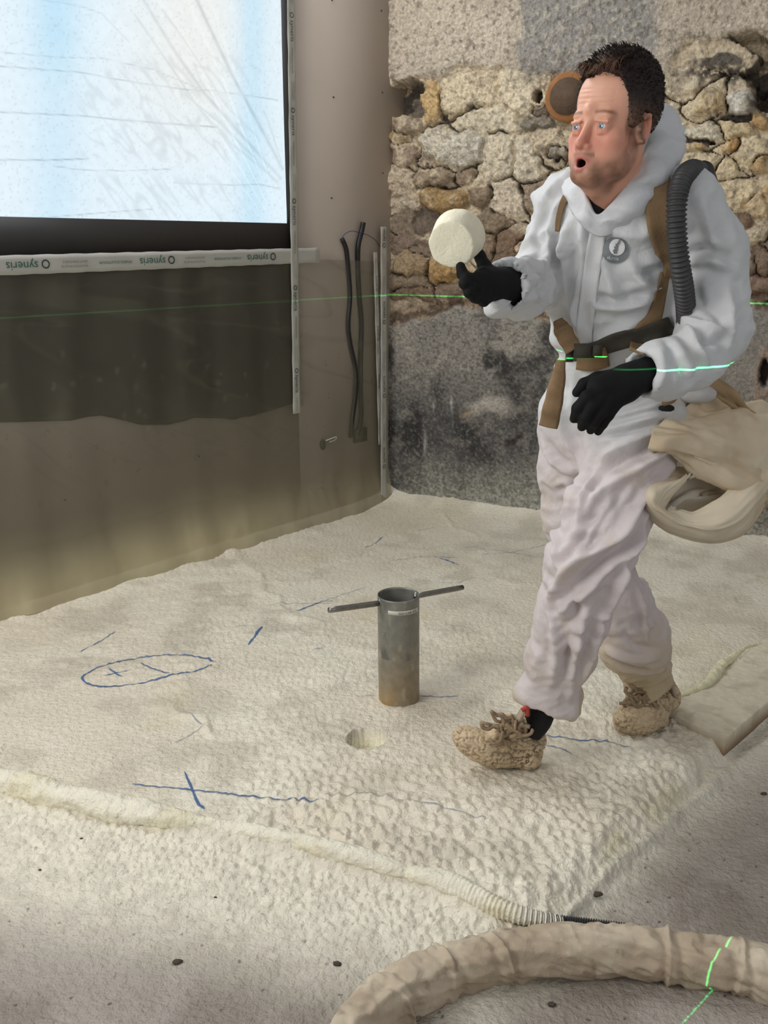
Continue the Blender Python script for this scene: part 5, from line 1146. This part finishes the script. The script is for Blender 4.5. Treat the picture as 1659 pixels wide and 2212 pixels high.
# canvas-covered hose in the foreground
path = [(690, 2420), (745, 2270), (800, 2200), (880, 2138), (980, 2092), (1090, 2066), (1200, 2052), (1310, 2055), (1420, 2062), (1530, 2078), (1640, 2100), (1760, 2140), (1900, 2220), (1980, 2330)]
cz = -.002; p = spline([G(a_, b_, cz) for a_, b_ in path], 620); L_ = np.concatenate([[0], np.cumsum(np.linalg.norm(np.diff(p, axis=0), axis=1))])
ns_ = 72; r0 = .0455; V, F = tube(p, r0, ns_); k = len(p) * ns_
an = np.tile(np.arange(ns_) * 2 * math.pi / ns_, len(p)); Lr = np.repeat(L_, ns_); cen = np.repeat(p, ns_, 0)
rad = V - cen; rad /= np.linalg.norm(rad, axis=1, keepdims=True)
cx_, cy_ = np.cos(an), np.sin(an)
d = .021 * (np.abs(2 * fbm(Lr * 9 + cx_ * .7, cx_ * 1.2 + Lr * 3, cy_ * 1.2 + 5, o=3, s=621) - 1) - .4) * -1
d += .010 * (.3 - np.abs(2 * fbm(Lr * 26 + 2 * cx_, cx_ * 2 + 3, cy_ * 2 + 3, o=2, s=623) - 1))
seams = []
for (a_, b_) in ((945, 2090), (1068, 2070), (1442, 2064), (1592, 2090), (840, 2150)):
    q = G(a_, b_, cz); s_ = L_[np.argmin(np.linalg.norm(p - q, axis=1))] + .010 * np.sin(an); d += .005 * (1 + .6 * np.sin(an * 2 + a_)) * np.exp(-((Lr - s_ - .012 * np.sin(an + a_)) / .005) ** 2) - .006 * np.exp(-((Lr - s_ - .016) / .010) ** 2) - .004 * np.exp(-((Lr - s_ + .016) / .010) ** 2)
V = cen + rad * (r0 + d)[:, None]; V[:, 2] = np.maximum(V[:, 2], -.046)
n1 = fbm(V[:, 0] * 9, V[:, 1] * 9, V[:, 2] * 9, o=4, s=625); c = mix(np.tile(lin((196, 182, 160)), (len(V), 1)), lin((168, 150, 128)), sstep(.4, .65, n1) * .8)
n2 = fbm(V[:, 0] * 24, V[:, 1] * 24, V[:, 2] * 24, o=4, s=627); c = mix(c, lin((116, 96, 76)), sstep(.68, .78, n2) * .5); c = mix(c, lin((214, 204, 184)), sstep(.6, .7, 1 - n1) * .5)
ch = mk('canvas_hose', V, F, M['canvas'], col=c); tag(ch, 'thick hose in a creased dusty canvas cover curving across the foreground', 'hose')

# thin corrugated hose, buried in foam on the left, bare black on the right
ho = bpy.data.objects.new('corrugated_hose', None); C.objects.link(ho); o_ = G(1050, 1955, -.02); ho.location = o_
tag(ho, 'thin corrugated hose along the foam edge, foam-coated left, black where it meets the canvas hose', 'hose')
p = spline([G(a_, b_, z_) for a_, b_, z_ in ((1108, 1976, -.006), (1130, 1981, -.009), (1160, 1987, -.014), (1210, 1994, -.022), (1290, 2003, -.028), (1370, 2013, -.030), (1440, 2026, -.032))], 700); L_ = np.concatenate([[0], np.cumsum(np.linalg.norm(np.diff(p, axis=0), axis=1))])
v, f_ = tube(p, .0145 + .0020 * np.sign(np.sin(L_ / .0052 * 2 * math.pi)) * np.abs(np.sin(L_ / .0052 * 2 * math.pi)) ** .5, 24); mk('bare_hose', v - o_, f_, M['rubber_dark'], ho)
pts = [(-420, 1590, .0), (-150, 1635, .0), (0, 1680, .002), (70, 1697, .002), (150, 1716, .004), (250, 1738, .004), (350, 1758, .003), (430, 1772, -.002), (520, 1788, -.002), (610, 1808, .003), (700, 1832, .006), (800, 1860, .006), (878, 1886, .0), (950, 1902, .004), (1010, 1925, .004), (1060, 1952, .002), (1110, 1972, .000), (1165, 1986, -.008), (1215, 1995, -.016)]
rads = [.036, .036, .034, .036, .034, .036, .032, .018, .022, .022, .025, .024, .016, .024, .024, .022, .019, .017, .0145]
p = spline([G(a_, b_, z_) for a_, b_, z_ in pts], 900); rr_ = np.interp(np.linspace(0, 1, 900), np.linspace(0, 1, len(rads)), rads); ns_ = 36; v, f_ = tube(p, rr_, ns_)
L_ = np.concatenate([[0], np.cumsum(np.linalg.norm(np.diff(p, axis=0), axis=1))]); Lr = np.repeat(L_, ns_); cen = np.repeat(p, ns_, 0); rd = v - cen
an = np.tile(np.arange(ns_) * 2 * math.pi / ns_, 900); dd = .62 * (fbm(Lr * 16, np.cos(an) + 3, np.sin(an) + 3, o=4, s=631) - .5) + .12 * sstep(.84, .97, Lr / L_[-1]) * np.sin(Lr / .0104 * 2 * math.pi) * fbm(Lr * 5, an * 0, s=3) - .25 * np.exp(-((Lr - L_[np.argmin(np.linalg.norm(p - G(878, 1886, .0), axis=1))]) / .012) ** 2)
dd += .35 * (fbm(Lr * 70, np.cos(an) * 2 + 3, np.sin(an) * 2 + 3, o=3, s=635) - .5) * (1 - .7 * sstep(.7, .95, Lr / L_[-1])); v = cen + rd * (1 + dd)[:, None]; v[:, 2] -= .010 * sstep(.8, .6, Lr / L_[-1]); c = mix(np.tile(lin((232, 226, 206)), (len(v), 1)), lin((226, 217, 184)), sstep(.5, .7, fbm(v[:, 0] * 12, v[:, 1] * 12, o=3, s=633)) * .6)
tl_ = Lr / L_[-1]; c = mix(c, lin((90, 88, 82)), sstep(.93, 1.0, tl_) * sstep(.40, .6, fbm(Lr * 120, an * 2, s=9) * .5 + .5 * (np.sin(Lr / .0052 * 6.283) < 0)))
mk('foam_coating', v - o_, f_, M['foamcrust'], ho, col=c)

# board lying half under the foam on the right
zt = .024; A = G(1437, 1538, zt); B = G(1567, 1597, zt); Dd = G(1640, 1390, zt); E = B + (Dd - A)
th = np.array([0, 0, -.034]); nu_, nv_ = 60, 130; Pm = np.zeros((nu_, nv_, 3))
for i in range(nu_):
    for j in range(nv_):
        q = A + (B - A) * i / (nu_ - 1) + (Dd - A) * 1.15 * j / (nv_ - 1); Pm[i, j] = q
Pm[..., 2] += .006 * (fbm(Pm[..., 0] * 60, Pm[..., 1] * 60, o=3, s=641) - .5) + .003 * fbm(Pm[..., 0] * 9, Pm[..., 1] * 9, s=5)
k_ = nu_ * nv_; Bt = Pm.copy(); Bt[..., 2] = zt - .056; idx = np.arange(k_).reshape(nu_, nv_); f0 = gridf(nu_, nv_); F = [f0, f0[:, ::-1] + k_]
for e in (idx[0, :], idx[-1, ::-1], idx[::-1, 0], idx[:, -1]): F.append(np.stack([e[:-1], e[:-1] + k_, e[1:] + k_, e[1:]], 1)[:, ::-1])
V = np.vstack([Pm.reshape(-1, 3), Bt.reshape(-1, 3)]); F = np.vstack(F); ring_ = np.unique(np.concatenate([idx[0], idx[-1], idx[:, 0], idx[:, -1]])); V[ring_, 2] -= .002
side = np.zeros(len(V), bool); side[k_:] = True; side[ring_] = V[ring_, 0] > 2 
c = mix(np.tile(lin((214, 204, 180)), (len(V), 1)), lin((190, 176, 152)), sstep(.5, .7, fbm(V[:, 0] * 20, V[:, 1] * 20, o=3, s=643)) * .6); c = np.where(side[:, None], lin((150, 120, 92)), c)
bd = mk('insulation_board', V, F, M['board_foam'], col=c); tag(bd, 'foam-sprayed board with bare brown edge lying on the floor at the right', 'board')
p = spline([G(a_, b_, z_ + .022) for a_, b_, z_ in ((1462, 1506, .002), (1500, 1490, .006), (1530, 1476, .008), (1548, 1452, .010), (1560, 1436, .010), (1585, 1418, .008), (1612, 1398, .006), (1640, 1390, .004))], 200)
v, f_ = tube(p, np.interp(np.linspace(0, 1, 200), [0, .15, .4, .6, .8, 1], [.004, .010, .017, .016, .008, .005]), 20); nn = fbm(v[:, 0] * 50, v[:, 1] * 50, v[:, 2] * 50, o=3, s=651) - .5; cen = np.repeat(p, 20, 0)
v = cen + (v - cen[:len(v)]) * (1 + .9 * nn)[:, None]; fb = mk('foam_bead', v, f_, M['foamcrust'], col=np.tile(lin((226, 220, 184)), (len(v), 1))); tag(fb, 'squiggle of yellowish foam along the inner edge of the right board', 'foam bead')

# crumbs of dirt on the floor
DL = [((383, 2080), .010, 'small black clump of dirt on bare floor, lower left'), ((1290, 1926), .011, 'flat brown flake of dirt just above the canvas hose'), ((728, 2083), .009, 'brown crumb left of the canvas hose on the bare floor'), ((176, 1812), .004, 'tiny crumb on the cream overspray at the lower left'),
      ((1192, 2172), .008, 'dark crumb inside the curve of the canvas hose'), ((86, 1879), .004, 'tiny dark crumb at the left frame edge on the shaded floor'), ((1650, 1716), .008, 'thin dark chip at the right frame edge beyond the foam'), ((465, 1934), .0035, 'tiny dark crumb on the grey overspray, left of centre')]
for i, ((a_, b_), r_, lab) in enumerate(DL):
    g = G(a_, b_, -.042); z_ = zf(g[0], g[1]); g = G(a_, b_, z_); v, f_ = lump((0, 0, r_ * .3), (r_, r_ * .7, r_ * .45), 2, .7, i * 7, 2.6); d_ = mk('dirt_crumb', v, f_, M['debris']); d_.location = (g[0], g[1], zf(g[0], g[1]))
    tag(d_, lab, 'debris', 'crumbs of dirt on the floor')

# flung fabric hood swinging behind him on its strap
def patch(curves, nu_, nv_, amp, seed, fr=8):
    L = [spline([P3(*q) for q in c_], nu_) for c_ in curves]; A = np.array([spline([l[i] for l in L], nv_) for i in range(nu_)])
    S, T = np.meshgrid(np.linspace(0, 1, nu_), np.linspace(0, 1, nv_), indexing='ij'); n_ = np.cross(np.gradient(A, axis=0), np.gradient(A, axis=1)); n_ /= np.linalg.norm(n_, axis=2, keepdims=True) + 1e-9
    n_ = np.where((n_ @ np.array([0, -1, 0.]))[..., None] < 0, -n_, n_); e = np.abs(2 * fbm(S * fr * .5 + T * 2, T * fr, o=3, s=seed) - 1)
    return A + n_ * (.6 * amp * np.sin(S * 9 + T * 7 + 4 * fbm(S * 2, T * 2, s=seed)))[..., None] + n_ * (amp * (.3 - np.clip(e, 0, .6)))[..., None]
hoodE = bpy.data.objects.new('fabric_hood', None); C.objects.link(hoodE); oH = P3(1560, 980, 2.30); hoodE.location = oH
tag(hoodE, 'loose cream fabric hood flung out behind the man at hip height, at the right edge', 'fabric hood')
def cpart(nm, A, rgb, rgb2, thick=.003):
    V, F = sheet(A, thick); c = mix(np.tile(lin(rgb), (len(V), 1)), lin(rgb2), sstep(.4, .65, fbm(V[:, 0] * 14, V[:, 1] * 14, V[:, 2] * 14, o=4, s=661)) * .8); return mk(nm, V - oH, F, M['cream'], hoodE, col=c)
A = patch([[(1545, 862, 2.26), (1600, 872, 2.27), (1660, 882, 2.28), (1790, 900, 2.30)], [(1480, 880, 2.16), (1560, 905, 2.15), (1650, 930, 2.15), (1800, 960, 2.22)], [(1420, 918, 2.09), (1530, 960, 2.08), (1640, 1000, 2.10), (1800, 1040, 2.18)],
           [(1402, 952, 2.06), (1490, 985, 2.06), (1600, 1045, 2.09), (1790, 1110, 2.2)], [(1412, 968, 2.09), (1470, 1000, 2.10), (1545, 1030, 2.14), (1760, 1120, 2.26)]], 90, 70, .022, 671, 6)
cpart('upper_flap', A, (230, 214, 186), (212, 190, 156))
A = patch([[(1478, 1012, 2.16), (1440, 1015, 2.14), (1405, 1030, 2.12), (1388, 1060, 2.10), (1392, 1100, 2.10), (1425, 1135, 2.11), (1475, 1158, 2.11), (1540, 1171, 2.11), (1600, 1155, 2.12), (1640, 1115, 2.13), (1670, 1080, 2.14), (1740, 1000, 2.18)],
           [(1490, 1030, 2.11), (1455, 1035, 2.08), (1425, 1048, 2.06), (1412, 1068, 2.04), (1418, 1092, 2.04), (1450, 1118, 2.04), (1490, 1138, 2.04), (1545, 1150, 2.04), (1596, 1130, 2.05), (1632, 1090, 2.07), (1662, 1050, 2.10), (1735, 970, 2.15)],
           [(1505, 1010, 2.12), (1485, 1040, 2.09), (1462, 1070, 2.07), (1450, 1090, 2.07), (1448, 1100, 2.07), (1470, 1100, 2.07), (1500, 1108, 2.07), (1540, 1085, 2.08), (1570, 1060, 2.09), (1605, 1010, 2.11), (1650, 960, 2.14), (1720, 920, 2.18)]], 150, 46, .012, 673, 5)
cpart('lower_bag', A, (232, 220, 196), (220, 202, 172))
A = patch([[(1500, 990, 2.17), (1560, 1000, 2.17), (1610, 1010, 2.19), (1660, 1000, 2.22)], [(1470, 1050, 2.15), (1530, 1050, 2.17), (1570, 1060, 2.22), (1620, 1060, 2.26)], [(1425, 1112, 2.13), (1470, 1085, 2.12), (1540, 1075, 2.14), (1600, 1090, 2.24)], [(1430, 1135, 2.16), (1480, 1125, 2.2), (1540, 1130, 2.22), (1600, 1120, 2.26)]], 60, 46, .010, 675, 4)
cpart('inner_lining', A, (226, 220, 206), (212, 200, 182))
A = patch([[(1512, 800, 2.17), (1545, 812, 2.18), (1580, 840, 2.19), (1612, 880, 2.20), (1650, 900, 2.21)], [(1500, 830, 2.16), (1530, 850, 2.16), (1560, 868, 2.17), (1590, 890, 2.19), (1640, 925, 2.20)]], 40, 14, .01, 677)
cpart('tan_strap', A, (186, 162, 126), (168, 142, 108))
